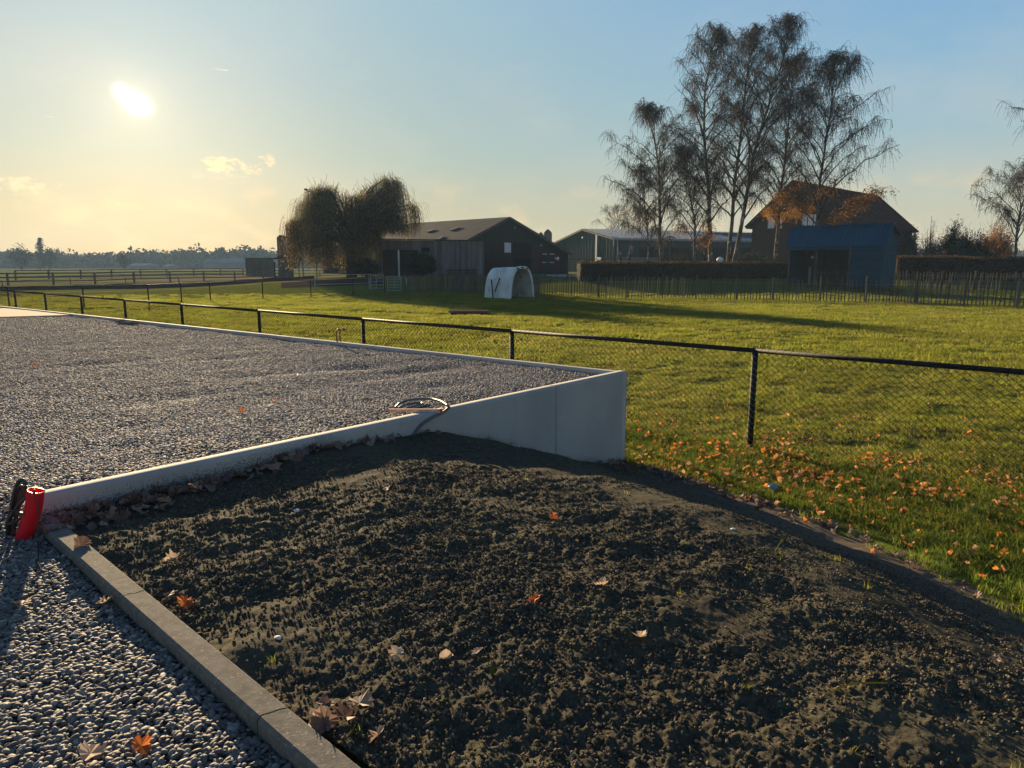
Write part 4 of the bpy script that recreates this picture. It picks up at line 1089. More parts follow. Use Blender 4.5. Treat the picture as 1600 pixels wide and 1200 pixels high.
# pale rounded trough beyond the gate, white sack on the fence
g = gp(616, 445); zz = z1(*g)
root = thing("livestock_feeder", (*g, zz), "pale rounded feeder top showing above the tubular gates", "feeder")
MB().lathe((g[0], g[1], zz+1.25), [(1.05,0),(1.0,.12),(.75,.26),(.3,.34),(.02,.36)], 20).build("feeder_roof", m_hutch, root, True)
for k_ in range(6):
    a = k_*math.pi/3; MB().tube([(g[0]+math.cos(a), g[1]+math.sin(a), zz), (g[0]+math.cos(a), g[1]+math.sin(a), zz+1.26)], .03, 6).build("leg", m_galv, root)
MB().lathe((g[0], g[1], zz+.15), [(.9,0),(1.0,.4),(.95,.4),(.85,.05)], 20).build("feed_tray", m_galv, root, True)
g = gp(634, 459.5); V0, F0 = ico(2)
tag(MB().raw(V0*np.array([.13,.07,.34])*(1+.2*rng.uniform(-1,1,(len(V0),1)))+np.array([g[0], g[1]-.1, z1(*g)+.75]), F0).build("plastic_sack", m_scrap), "white sack hanging on the fence right of the tubular gate", "sack")

# ------------------------------------------------------------------ calf hutch
def hutch():
    a = G(755, 465.5, FIELD); b = G(797, 467.5, FIELD); c = G(836, 464, FIELD)
    # open end between b and c ; body runs back from b to a
    ax = (a-b); ax[2] = 0; L = np.linalg.norm(ax); ax /= L
    L = max(L, 2.2); rt = c-b; rt[2] = 0; Wd = np.linalg.norm(rt); rt = np.array([-ax[1], ax[0], 0]); 
    if rt @ (c-b) < 0: rt = -rt
    Wd = 2.25; zb = z1(b[0], b[1]); H_ = 2.05
    root = thing("calf_hutch", (b+c)/2, "white arched plastic calf hutch standing open on the pasture", "calf hutch")
    def prof(inset=0, n=22):
        pts = []
        for i in range(n+1):
            th = math.pi*i/n; e = .62
            x = -math.copysign(abs(math.cos(th))**e, math.cos(th)); zz = math.sin(th)**.75
            x *= (1-.14*zz)
            pts.append((x*(Wd/2-inset)+Wd/2, zz*(H_-inset)))
        return pts
    po = prof(); pi_ = prof(.05); n = len(po); base = b+(0,0,0); base[2] = zb-.02
    stn = [(0,1.03),(.12,1.03),(.121,1.0),(L*.38,.995),(L*.385,.965),(L*.42,.965),(L*.425,.995),(L*.47,.995),(L*.475,.965),(L*.51,.965),(L*.515,.99),(L-.15,.97),(L,.90)]
    V = []
    for d, sc_ in stn:
        for x, z in po: V.append(base+ax*d+rt*((x-Wd/2)*sc_+Wd/2)+np.array([0,0,z*sc_]))
    Q = []
    for j in range(len(stn)-1):
        for i in range(n-1): Q.append((j*n+i, j*n+i+1, (j+1)*n+i+1, (j+1)*n+i))
    Q.append(tuple((len(stn)-1)*n+i for i in range(n)))
    MB().raw(V, Q).build("shell", m_hutch, root, False)
    V = []
    for d in (0, L-.2):
        for x, z in pi_: V.append(base+ax*d+rt*x+np.array([0,0,z]))
    Q = [(i, n+i, n+i+1, i+1) for i in range(n-1)]; Q.append(tuple(range(2*n-1, n-1, -1)))
    MB().raw(V, Q).build("inner_lining", m_hutch, root)
    V = [base-ax*.02+rt*((x-Wd/2)*1.04+Wd/2)+np.array([0,0,z*1.03]) for x, z in po]+[base-ax*.02+rt*x+np.array([0,0,z]) for x, z in prof(.10)]
    V += [v+ax*.06 for v in V]
    Q = []
    for i in range(n-1): Q += [(i, i+1, n+i+1, n+i), (i+n, i+n+1, 3*n+i+1, 3*n+i), (2*n+i, 2*n+i+1, i+1, i)]
    MB().raw(V, Q).build("front_rim", m_hutch, root)
    # vents in the crown
    for k_ in range(3):
        i = n//2-2+k_*2; x, z = po[i]; p = base+ax*.01+rt*((x-Wd/2)*1.0+Wd/2)+np.array([0,0,z*.995-.02]); MB().box(p-ax*.04, (.17,.03,.09), [rt, ax, (0,0,1)]).build("vent", m_dark, root)
    # rear opening seen from inside
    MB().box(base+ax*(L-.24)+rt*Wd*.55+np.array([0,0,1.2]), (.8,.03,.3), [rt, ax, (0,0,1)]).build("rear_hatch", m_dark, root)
    # dark prop poles against the flank
    fl = lambda d, z, o_: base+ax*d-rt*o_+np.array([0,0,z])
    for (d0, z0, d1, z1_) in [(L*.58,.0,L*.66,1.25),(L*.52,.45,L*.36,1.35)]:
        MB().tube([fl(d0,z0,.10), fl(d1,z1_,.02 if z1_ > 1.3 else .06)], .045, 6).build("prop_pole", m_dark, root)
hutch()

# ------------------------------------------------------------------ buildings
def quad_slab(mb, p, th, mi=0):
    p = np.array(p, float); n = np.cross(p[1]-p[0], p[-1]-p[0]); n /= np.linalg.norm(n)
    if n[2] < 0: n = -n
    return mb.prism(p, n*th, mi)
def on_face(px, py, n, A): return PL(px, py, (n[0], n[1], 0), A)
def facebox(root, name, r, n, A, mat, out=.05, th=.06):
    """box on a wall plane covering the picture rectangle r; n points to the camera"""
    x0, y0, x1, y1 = r; a = on_face(x0, y1, n, A); b = on_face(x1, y1, n, A); c = on_face(x0, y0, n, A)
    h = c[2]-a[2]; d = b-a; d[2] = 0; L = np.linalg.norm(d); d /= L; nn = np.array([n[0], n[1], 0.])
    ctr = a+d*L/2+np.array([0,0,h/2])+nn*(out-th/2)
    return MB().box(ctr, (L, th, h), [d, nn, (0,0,1)]).build(name, mat, root)

def gable_barn(name, label, A, u, L, wl, zl, wr, zr, zg, m_gable, m_side, m_roof, fascia):
    """A: apex of the near gable; u: ridge direction; v: across"""
    u = np.array([*u, 0.]); u /= np.linalg.norm(u); v = np.array([-u[1], u[0], 0.]) 
    if v[0] < 0: v = -v
    A = np.array(A, float); root = thing(name, (A[0], A[1], zg), label, "barn")
    l = A-v*wl; l[2] = zl; r = A+v*wr; r[2] = zr; lb = l.copy(); lb[2] = zg; rb = r.copy(); rb[2] = zg
    MB().prism([lb, rb, r, A, l], u*.15).build("gable_wall", m_gable, root)
    E_ = u*L; MB().prism([lb+E_, rb+E_, r+E_, A+E_, l+E_], -u*.15).build("gable_wall", m_gable, root)
    MB().prism([lb+u*.16, lb+E_-u*.16, l+E_-u*.16, l+u*.16], v*.15).build("side_wall", m_side, root)
    MB().prism([rb+u*.16, rb+E_-u*.16, r+E_-u*.16, r+u*.16], -v*.15).build("side_wall", m_side, root)
    oh = .35
    for (e, sgn) in ((l, -1), (r, 1)):
        d = e-A; d = d/np.linalg.norm(d); e2 = e+d*.4; up = np.array([0,0,.03])
        quad_slab(MB(), [A-u*oh+up, e2-u*oh+up, e2+E_+u*oh+up, A+E_+u*oh+up], .12).build("roof_slope", m_roof, root)
        MB().beam(A-u*(oh+.03)+(0,0,.02), e2-u*(oh+.03)+(0,0,.02), .06, .3).build("barge_board", fascia, root)
    return root, u, v, l, r
# big dark barn
Y0 = 86.0
A = PT(793, 341, Y0); zg = z1(0, 86)-.1
barn, bu, bv, bl, br = gable_barn("cattle_barn", "large dark barn with a low gable, brick end and open doorway", A, (-.72,.69), 30, 6.9, PT(738,377,Y0-4.5)[2], 11.5, PT(876,397,Y0+7.5)[2], zg, m_dgreen, m_brown, m_fcroof, m_timber)
nb_ = -bu[:2]/np.linalg.norm(bu[:2])
facebox(barn, "brown_boarding", (757,378,801,424), nb_, A, m_brown, .05, .06)
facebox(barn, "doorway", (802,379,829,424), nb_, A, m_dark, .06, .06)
# brick end under the lean-to slope
P_ = [on_face(x, y, nb_, A) for x, y in [(829.5,424),(875.5,424),(875.5,399),(847,385),(829.5,378.5)]]
MB().prism(P_, np.array([*nb_, 0])*.07).build("brick_end", m_brick, barn)
facebox(barn, "barn_door", (847,396,864,423.5), nb_, A, m_dgreen, .12, .05)
for yy in (396.5, 409.5):
    facebox(barn, "door_strap", (846.5,yy,853.5,yy+1), nb_, A, m_white, .16, .03); facebox(barn, "door_strap", (857.5,yy,864.5,yy+1), nb_, A, m_white, .16, .03)
facebox(barn, "white_board", (787.5,379,797.5,394.5), nb_, A, m_white, .10, .04)
facebox(barn, "notice", (869,401.5,872.5,406.5), nb_, A, m_white, .12, .04); facebox(barn, "notice", (866.3,402.5,868,405.5), nb_, A, m_white, .12, .04)
facebox(barn, "wall_lamp", (842,382,845,385), nb_, A, m_galv, .3, .2)
facebox(barn, "wall_lamp", (800,354.5,803,357), nb_, A, m_galv, .3, .2)
# roof lights on the left slope
rn = np.cross(bl-A, bu); rn /= np.linalg.norm(rn); rn = rn if rn[2] > 0 else -rn
for q in [[(664,362),(676,358.5),(681,358.5),(669,362.5)],[(700,359.5),(713,355),(719,355),(706,360)],[(682,374),(690,369),(694,369),(686,374)]]:
    P = [PL(x, y, rn, A+rn*.18) for x, y in q]; MB().prism(P, rn*.05).build("roof_light", m_shed, barn)
# board-clad shed in front
def wood_shed():
    a = PT(585, 374.5, 75); b = PT(756, 377, 80); zt = (a[2]+b[2])/2; zb = z1(-8, 78)-.1
    a[2] = b[2] = zt; d = b-a; L = np.linalg.norm(d); d /= L; n = np.array([d[1], -d[0], 0])
    back = -n*7
    root = thing("timber_shed", ((a+b)/2)*[1,1,0]+[0,0,zb], "long low shed clad in weathered grey boards beside the willow", "shed")
    MB().box((a+b)/2+back/2+(0,0,(zb-zt)/2), (L-.1, 6.9, zt-zb-.1), [d, n, (0,0,1)]).build("shed_core", m_dark, root)
    quad_slab(MB(), [a+n*.3-d*.2, b+n*.3+d*.2, b+back+d*.2+(0,0,.25), a+back-d*.2+(0,0,.25)], .12).build("shed_roof", m_fcroof, root)
    w_ = .27; k_ = int(L/w_)
    for i in range(k_):
        c = a+d*(i+.5)*L/k_+n*.04; px = 585+(i+.5)*171/k_
        z0, z1_ = zb, zt-.02
        if 598 < px < 650: z0 = PT(620, 391, 77)[2]
        hh = z1_-z0
        MB().box((c[0], c[1], (z0+z1_)/2), (L/k_*.95, .03+rng.uniform(0,.012), hh), [d, n, (0,0,1)]).build("plank", m_shed, root)
    nn = n[:2]
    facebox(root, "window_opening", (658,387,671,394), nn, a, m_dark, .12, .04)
    facebox(root, "shed_door", (600,392,621,431), nn, a, m_brown, .03, .04); facebox(root, "shed_door", (626,392,649,431), nn, a, m_brown, .03, .04)
    facebox(root, "feed_barrier", (697,421,744,424), nn, a, m_timber, .35, .08); facebox(root, "feed_barrier", (697,426,744,427.5), nn, a, m_timber, .35, .08)
wood_shed()
p = PT(623.5, 428, 72); tag(MB().tube([(p[0],p[1],z1(p[0],p[1])-.1),(p[0],p[1],PT(623,391,72)[2])], .09, 8).build("white_pole", m_white), "white pole standing before the grey boarded shed", "pole")
# twin silos behind the barn
for (px, top, wpx, lb) in [(856,358.5,12,"taller ribbed grey silo behind the big barn roof"),(845,363,9,"shorter pale silo tucked behind the ribbed one")]:
    Y_ = 128; c = PT(px, top, Y_); r_ = wpx/2*Y_/F; zb = z1(c[0], Y_)-.1
    root = thing("feed_silo", (c[0], c[1], zb), lb, "silo")
    MB().lathe((c[0], c[1], zb), [(r_,0),(r_,c[2]-zb-.6)], 20).build("silo_shell", m_silo, root, False)
    MB().lathe((c[0], c[1], c[2]-.6), [(r_*1.02,0),(r_*.5,.45),(.15,.6)], 20).build("silo_cap", m_silo, root, True)
    for k_ in range(8):
        a = k_*math.pi/4; MB().box((c[0]+r_*1.02*math.cos(a), c[1]+r_*1.02*math.sin(a), (zb+c[2]-.6)/2), (.06,.06,c[2]-.6-zb)).build("silo_rib", m_galv, root)
# silos left of the willow
for (px, top, w0, bot, lb) in [(458.5,346,24,415,"tall grey feed silo at the left of the willow"),(440,367,15,416,"lower grey feed silo with a hopper base left of the tall one")]:
    Y_ = 118 if w0 > 20 else 112; c = PT(px, top, Y_); r_ = w0/2*Y_/F; zb = z1(c[0], Y_)
    hz = c[2]-zb; root = thing("feed_silo", (c[0], c[1], zb), lb, "silo")
    MB().lathe((c[0], c[1], zb+hz*.38), [(.25,-hz*.22),(r_,0),(r_,hz*.56),(r_*.55,hz*.61),(.1,hz*.62)], 20).build("silo_shell", m_silo, root, False)
    for k_ in range(4):
        a = k_*math.pi/2+.7; MB().tube([(c[0]+r_*.95*math.cos(a), c[1]+r_*.95*math.sin(a), zb-.1), (c[0]+r_*.95*math.cos(a), c[1]+r_*.95*math.sin(a), zb+hz*.42)], .09, 6).build("leg", m_silo, root)
    MB().tube([(c[0]+r_*1.08, c[1]-.4, zb), (c[0]+r_*1.08, c[1]-.4, c[2]-.5)], .07, 6).build("fill_pipe", m_galv, root)
# small lean-to roof at their foot
p = PT(431, 404, 108); root = thing("feed_kiosk", (p[0], p[1], z1(p[0], p[1])), "tiny lean-to roof at the foot of the feed silos", "shelter")
zz = z1(p[0], p[1]); MB().box((p[0]+1.2, p[1]+.8, (zz+p[2])/2-.3), (1.8,1.6,p[2]-zz-.5)).build("kiosk_wall", m_silo, root); quad_slab(MB(), [p+(-.3,-.3,-.1), p+(2.4,-.3,.9), p+(2.4,1.9,.9), p+(-.3,1.9,-.1)], .12).build("kiosk_roof", m_dark, root)
p = PT(428.5, 409, 106); tag(MB().tube([(p[0],p[1],z1(p[0],p[1])),(p[0],p[1],p[2])], .12, 8).build("bollard", m_dark), "dark stub post left of the feed silos", "post")
# brown container shed
a = PT(383, 404, 140); b = PT(420.5, 404, 140); zz = z1(a[0], 140)
root = thing("container_shed", ((a[0]+b[0])/2, 141, zz), "brown box shed standing alone beyond the paddock fences", "shed")
MB().box(((a[0]+b[0])/2, 141.2, (zz+a[2])/2), (b[0]-a[0], 2.4, a[2]-zz)).build("shed_body", m_brown, root)
for i in range(13):
    x = a[0]+(b[0]-a[0])*(i+.5)/13; MB().box((x, 139.96, (zz+a[2])/2), ((b[0]-a[0])/13*.86, .06, a[2]-zz-.15)).build("plank", m_brown, root)
MB().box(((a[0]+b[0])/2, 141.2, a[2]+.08), (b[0]-a[0]+.3, 2.9, .14)).build("shed_roof", m_dark, root)
# floodlight
p = PT(478, 296, 92); root = thing("floodlight_mast", (p[0]+.6, p[1], z1(p[0], 92)), "slim floodlight mast poking out of the left side of the willow", "floodlight")
MB().tube([(p[0]+.9,p[1],z1(p[0],92)),(p[0]+.9,p[1],p[2]-.35)], .07, 6).build("mast", m_dark, root)
MB().tube([p+(.9,0,-.35), p+(.0,0,-.15)], .06, 6).build("arm", m_dark, root); MB().box(p, (.4,.2,.2)).build("lamp_head", m_dark, root)
MB().box(p+(.75,0,-.28), (.4,.2,.16)).build("lamp_head", m_dark, root)

# green barn
A2 = PT(913, 359, 112); zg = z1(12, 112)-.1
g2, gu, gv, gl_, gr_ = gable_barn("machinery_barn", "dark green steel barn with pale ribbed roof and open side behind the hedge", A2, (.92,.40), 34, 10.5, PT(865,381.5,121)[2], 9.0, PT(955,373.5,105)[2], zg, m_green, m_dark, m_ltroof, m_dgreen)
def side_strip(root, name, a, b, n, zt, zb, th, out, mat):
    a = np.array(a, float); b = np.array(b, float); d = b-a; d[2] = 0; L = np.linalg.norm(d); d /= L; n = np.array(n, float)
    c = a+d*L/2; c[2] = (zt+zb)/2; return MB().box(c+n*(out-th/2), (L, th, zt-zb), [d, n, (0,0,1)]).build(name, mat, root)
side_strip(g2, "fascia", gr_-gu*.2, gr_+gu*34, gv, gr_[2]-.0, gr_[2]-1.1, .12, .16, m_green)
side_strip(g2, "end_cladding", gr_, gr_+gu*4.2, gv, gr_[2]-1.1, zg, .1, .12, m_green)
for k_ in (9.5, 15, 20.5, 26): MB().box(gr_+gu*k_+gv*.15+(0,0,(zg-gr_[2])/2-.5), (.3,.25,gr_[2]-zg-1.0), [gu, gv, (0,0,1)]).build("column", m_green, g2)
MB().beam(gr_-gu*.3+gv*.45+(0,0,-.12), gr_+gu*34.3+gv*.45+(0,0,-.12), .16, .16).build("gutter", m_galv, g2)
MB().tube([gr_+gu*.3+gv*.3+(0,0,-.2), gr_+gu*.3+gv*.3+(0,0,zg-gr_[2])], .09, 8).build("downpipe", m_galv, g2)
dn = gr_-A2; dn /= np.linalg.norm(dn); Ls = np.linalg.norm(gr_-A2)
for i in range(34):
    p = A2+gu*(i+.2); MB().beam(p+(0,0,.19), p+dn*(Ls+.3)+(0,0,.19), .09, .08).build("roof_rib", m_galv, g2)
gn = -gu[:2]
facebox(g2, "downpipe", (931.5,363,934,408), gn, A2, m_galv, .2, .12)
facebox(g2, "electric_box", (935,402,941,406.5), gn, A2, m_white, .25, .2)
facebox(g2, "wall_lamp", (911,370,913.5,372.5), gn, A2, m_galv, .3, .2)
for k_ in range(22):
    s_ = -10.2+k_*.9; p = A2+gv*s_; zt = A2[2]-abs(s_)*((A2[2]-(gr_[2] if s_ > 0 else gl_[2]))/(9.0 if s_ > 0 else 10.5))-.12
    MB().box((p[0]+gn[0]*.03, p[1]+gn[1]*.03, (zt+zg)/2), (.05,.08,zt-zg), [gv, gu, (0,0,1)]).build("cladding_rib", m_green, g2)
# stock inside: trailer, low ribbed wall
p0 = PT(968, 412, 92); p1 = PT(1032, 412, 92); zz = z1(*p0[:2])
r_ = thing("low_steel_wall", ((p0[0]+p1[0])/2, 92, zz), "low ribbed grey steel skip standing in front of the green barn", "skip")
h_ = PT(968, 402.5, 92)[2]
MB().box(((p0[0]+p1[0])/2, 92.5, (zz+h_)/2), (p1[0]-p0[0], 1, h_-zz)).build("skip_body", m_shed, r_)
for i in range(18): MB().box((p0[0]+(p1[0]-p0[0])*(i+.5)/18, 91.97, (zz+h_)/2), (.07,.08,h_-zz)).build("rib", m_galv, r_)
# low barn to the right, seen between the birches
A3 = PT(1098, 364, 116); B3 = PT(1172, 362, 116); zz = z1(30, 116)-.1
r_ = thing("low_barn", ((A3[0]+B3[0])/2, 118, zz), "low grey roofed barn glimpsed between the birch trunks", "barn")
E3_ = PT(1092, 378, 111)[2]
MB().box(((A3[0]+B3[0])/2, 119, (zz+E3_)/2), (B3[0]-A3[0]+6, 9, E3_-zz)).build("barn_wall", m_dark, r_)
quad_slab(MB(), [(A3[0]-4,114,E3_),(B3[0]+4,114,E3_),(B3[0]+4,119,A3[2]),(A3[0]-3,119,A3[2])], .15).build("roof_slope", m_fcroof, r_)
quad_slab(MB(), [(A3[0]-4,124,E3_),(B3[0]+4,124,E3_),(B3[0]+4,119,A3[2]),(A3[0]-3,119,A3[2])], .15).build("roof_slope", m_fcroof, r_)

# farmhouse -------------------------------------------------------
def farmhouse():
    Yh = 84.0
    R0 = PT(1240, 285, Yh); R1 = PT(1372, 308, 102.4); R1[2] = R0[2]
    u = R1-R0; L = np.linalg.norm(u); u /= L; v = np.array([u[1], -u[0], 0])      # towards the camera
    zg = z1(R0[0], Yh)-.1
    eR = PT(1427, 362, 98); ze = eR[2]
    w_ = 5.5; wf = w_
    root = thing("farmhouse", (*( (R0+R1)/2 )[:2], zg), "big farmhouse with steep red tiled roof behind the birches and blue shed", "house")
    hip = .02
    eFL = R0+v*wf; eFL[2] = ze; eFR = R1+u*hip+v*wf; eFR[2] = ze; eBL = R0-v*wf; eBL[2] = ze; eBR = R1+u*hip-v*wf; eBR[2] = ze
    o = .18; up = np.array([0,0,.05])
    # plain wall box + gable
    b = lambda p, z: np.array([p[0], p[1], z])
    ins = .5
    wFL = R0+u*.4+v*(wf-ins); wFR = R1+u*(hip-ins)+v*(wf-ins); wBR = R1+u*(hip-ins)-v*(wf-ins); wBL = R0+u*.4-v*(wf-ins)
    MB().prism([b(wFL,zg), b(wFR,zg), b(wFR,ze-.05), b(wFL,ze-.05)], -v*.25).build("wall", m_brick, root)
    MB().prism([b(wFR+(-v)*.26,zg), b(wBR,zg), b(wBR,ze-.05), b(wFR-v*.26,ze-.05)], -u*.25).build("wall", m_brick, root)
    MB().prism([b(wBL,zg), b(wBR-u*.26,zg), b(wBR-u*.26,ze-.05), b(wBL,ze-.05)], v*.25).build("wall", m_brick, root)
    MB().prism([b(wFL-v*.26,zg), b(wFL-v*.26,ze-.05), b(R0+u*.4,R0[2]-.45), b(wBL+v*.26,ze-.05), b(wBL+v*.26,zg)], u*.25).build("gable_wall", m_brick, root)
    def courses(a0, a1, b0, b1, n, name):
        """stepped tile courses from the eave line a0-a1 to the ridge line b0-b1"""
        nn = np.cross(a1-a0, b0-a0); nn /= np.linalg.norm(nn); nn = nn if nn[2] > 0 else -nn
        for i in range(n):
            f0, f1 = i/n, (i+1.12)/n; f1 = min(f1, 1)
            p = [a0+(b0-a0)*f0+nn*.14, a1+(b1-a1)*f0+nn*.14, a1+(b1-a1)*f1+nn*.06, a0+(b0-a0)*f1+nn*.06]
            if np.linalg.norm(p[2]-p[3]) < .05: p = p[:3]
            MB().prism(p, -nn*.05).build("tile_course", m_tile, root)
    MB().prism([eFL, eFR, R1, R0], -np.array([0,0,.12])).build("roof_slope", m_tile, root)
    MB().prism([eBR, eBL, R0, R1], -np.array([0,0,.12])).build("roof_slope", m_tile, root)
    MB().prism([eFR, eBR, R1], -np.array([0,0,.12])).build("roof_hip", m_tile, root)
    courses(eFL-u*.3, eFR, R0-u*.3, R1, 26, "front"); courses(eFR, eBR, R1, R1+v*0, 26, "hip")
    MB().tube([R0-u*.3+up*2, R1+up*2], .16, 8).build("ridge_tiles", m_tile, root)
    MB().tube([R1+up*2, eFR+up], .13, 8).build("ridge_tiles", m_tile, root)
    for e in (eFL, eBL): MB().beam(R0-u*.34, e-u*.34, .08, .4).build("barge_board", m_brown, root)
    MB().beam(eFL+v*.1, eFR+v*.1, .14, .14).build("gutter", m_brown, root)
    n = -u[:2]; A = R0+u*.4
    for (x0, y0, x1, y1) in ((1200,340,1210,357),(1216,341,1222,357)):
        fr = facebox(root, "window", (x0,y0,x1,y1), n, A, m_white, .10, .06)
    nf = v[:2]
    for (x0, y0, x1, y1) in ((1251,334,1257,352),(1260,334,1266,352),(1269,335,1273,352)):
        facebox(root, "dormer_window", (x0,y0,x1,y1), nf, R0+v*(wf-1.5), m_white, .25, .1)
farmhouse()

# blue field shelter ------------------------------------------------
def blue_shed():
    Yb = 57.0
    e0 = PT(1232, 387.5, Yb); e1_ = PT(1381, 383.5, Yb-5.0); t0 = PT(1240, 357, Yb+.8); t1 = PT(1385, 350.5, Yb-4.2)
    ez = (e0[2]+e1_[2])/2; tz = (t0[2]+t1[2])/2
    u = e1_-e0; u[2] = 0; L = np.linalg.norm(u); u /= L; v = np.array([-u[1], u[0], 0])   # away from the camera
    e0[2] = ez; E1 = e0+u*L; rd = 1.05; T0 = e0+v*rd; T0[2] = tz; T1 = E1+v*rd; T1[2] = tz; dp = 3.0; bz = tz-.75
    zg = z1(e0[0], Yb)-.1
    root = thing("field_shelter", ((e0+E1)/2+v*2)*[1,1,0]+[0,0,zg], "blue painted field shelter with ribbed blue roof and open front", "shelter")
    MB().prism([e0-u*.25, E1+u*.25, T1+u*.25, T0-u*.25], (0,0,.06)).build("roof_slope", m_blueroof, root)
    B0 = e0+v*dp; B0[2] = bz; B1 = E1+v*dp; B1[2] = bz
    MB().prism([T0-u*.25+v*.002, T1+u*.25+v*.002, B1+u*.25, B0-u*.25], (0,0,.06)).build("roof_slope", m_blueroof, root)
    k_ = 24
    for i in range(k_+1):
        p = e0-u*.22+u*(L+.44)*i/k_; q = p+v*rd; q = np.array([q[0], q[1], tz]); MB().beam(p+(0,0,.085), q+(0,0,.085), .07, .06).build("roof_rib", m_blueroof, root)
    MB().beam(T0-u*.3+(0,0,.1), T1+u*.3+(0,0,.1), .28, .08).build("ridge_cap", m_blueroof, root)
    zb = zg; f = .18
    # back, left and right walls
    bk = lambda p, z: np.array([p[0], p[1], z])
    MB().prism([bk(B0,zb), bk(B1,zb), bk(B1,bz), bk(B0,bz)], -v*.06).build("back_wall", m_brown, root)
    MB().prism([bk(e0+v*f,zb), bk(B0-v*.07,zb), bk(B0-v*.07,bz), bk(T0,tz), bk(e0+v*f,ez+.05)], u*.06).build("side_wall", m_blue, root)
    s0 = E1-u*.06
    MB().prism([bk(s0+v*f,zb), bk(s0+v*(dp-.07),zb), bk(s0+v*(dp-.07),bz), bk(s0+v*rd,tz), bk(s0+v*f,ez+.05)], -u*.05).build("side_wall", m_blue, root)
    nb = 15
    for i in range(nb):            # lapped boards on the right end
        z0 = zb+(tz-zb)*i/nb; z1_ = zb+(tz-zb)*(i+1)/nb; zm = (z0+z1_)/2
        a_ = f-.02 if zm < ez else f+(zm-ez)/(tz-ez)*(rd-f); b_ = dp if zm < bz else dp-(zm-bz)/(tz-bz)*(dp-rd)
        if b_-a_ < .2: continue
        c = s0+v*(a_+b_)/2+u*.05; MB().box((c[0], c[1], zm), (b_-a_, .05, (z1_-z0)*.82), [v, u*.99+np.array([0,0,-.12]), (0,0,1)]).build("board", m_blue, root)
    # front boarding, right third
    w0 = L*.665
    for i in range(12):
        z0 = zb+(ez-.15-zb)*i/12; h_ = (ez-.15-zb)/12; c = e0+u*(w0+L)/2+v*(f-.03)
        MB().box((c[0], c[1], z0+h_/2), (L-w0, .05, h_*.80), [u, v, (0,0,1)]).build("board", m_blue, root)
    for a_ in (0.05, L*.31, w0): p = e0+u*a_+v*f; MB().box((p[0], p[1], (zb+ez)/2), (.13,.13,ez-zb-.02), [u, v, (0,0,1)]).build("upright", m_timber, root)
    MB().beam(e0+v*.1+(0,0,-.14), E1+v*.1+(0,0,-.14), .06, .2).build("fascia", m_blue, root)
    p = e0+u*L*.16+v*2.0; MB().box((p[0], p[1], ez-.75), (.18,.1,.2)).build("lamp", m_white, root)
blue_shed()

# far white buildings on the horizon --------------------------------
m_farroof = M('far_roof', (.20,.21,.22), (.17,.18,.19), .5, 1, spec=0)
def far_building(x0, x1, yt, yb, Y_, roofc, label):
    a = PT(x0, yb, Y_); b = PT(x1, yb, Y_); zt = PT(x0, yt, Y_)[2]; zb = FIELD-.2
    r_ = thing("far_building", ((a[0]+b[0])/2, Y_+6, zb), label, "building")
    he = zb+(zt-zb)*.62
    MB().box(((a[0]+b[0])/2, Y_+6, (zb+he)/2), (b[0]-a[0], 12, he-zb)).build("wall", m_shed, r_)
    MB().prism([(a[0]-.5,Y_-.5,he),(a[0]-.5,Y_+6,zt),(a[0]-.5,Y_+12.5,he)], (b[0]-a[0]+1,0,0)).build("roof", roofc, r_)
far_building(343, 383, 403, 418, 330, m_farroof, "long pale roofed building in the haze left of the box shed")
far_building(318, 343, 404, 418, 345, m_shed, "grey gabled building in the haze beside the long pale roof")
far_building(200, 228, 411.5, 418, 350, m_farroof, "low white roofed building under the far wood, left of two")
far_building(255, 264, 413, 418, 352, m_farroof, "tiny white roofed building under the far wood, right of two")
far_building(1578, 1640, 398, 414, 120, m_galv, "pale roofed outbuilding behind the brown birch at the right")

# ------------------------------------------------------------------ vegetation
def leafcards(P, size, flat=0, seed=0, droop=False):
    """one small four sided leaf per point"""
    r = np.random.default_rng(seed); n = len(P)
    a = r.normal(0, 1, (n, 3)); 
    if droop: a = a*[.35,.35,.2]+[0,0,-1]
    a /= np.linalg.norm(a, axis=1)[:, None]
    b = np.cross(a, r.normal(0, 1, (n, 3))); b /= np.linalg.norm(b, axis=1)[:, None]
    sz = size*r.uniform(.6, 1.35, (n, 1)); w_ = .6 if not droop else .28
    V = np.stack([P-a*sz*.5, P+b*sz*w_*.5, P+a*sz*.5, P-b*sz*w_*.5], 1).reshape(-1, 3)
    return V, np.arange(4*n).reshape(-1, 4)
def bez(p0, p1, p2, n):
    t = np.linspace(0, 1, n)[:, None]; return p0*(1-t)**2+2*p1*t*(1-t)+p2*t*t

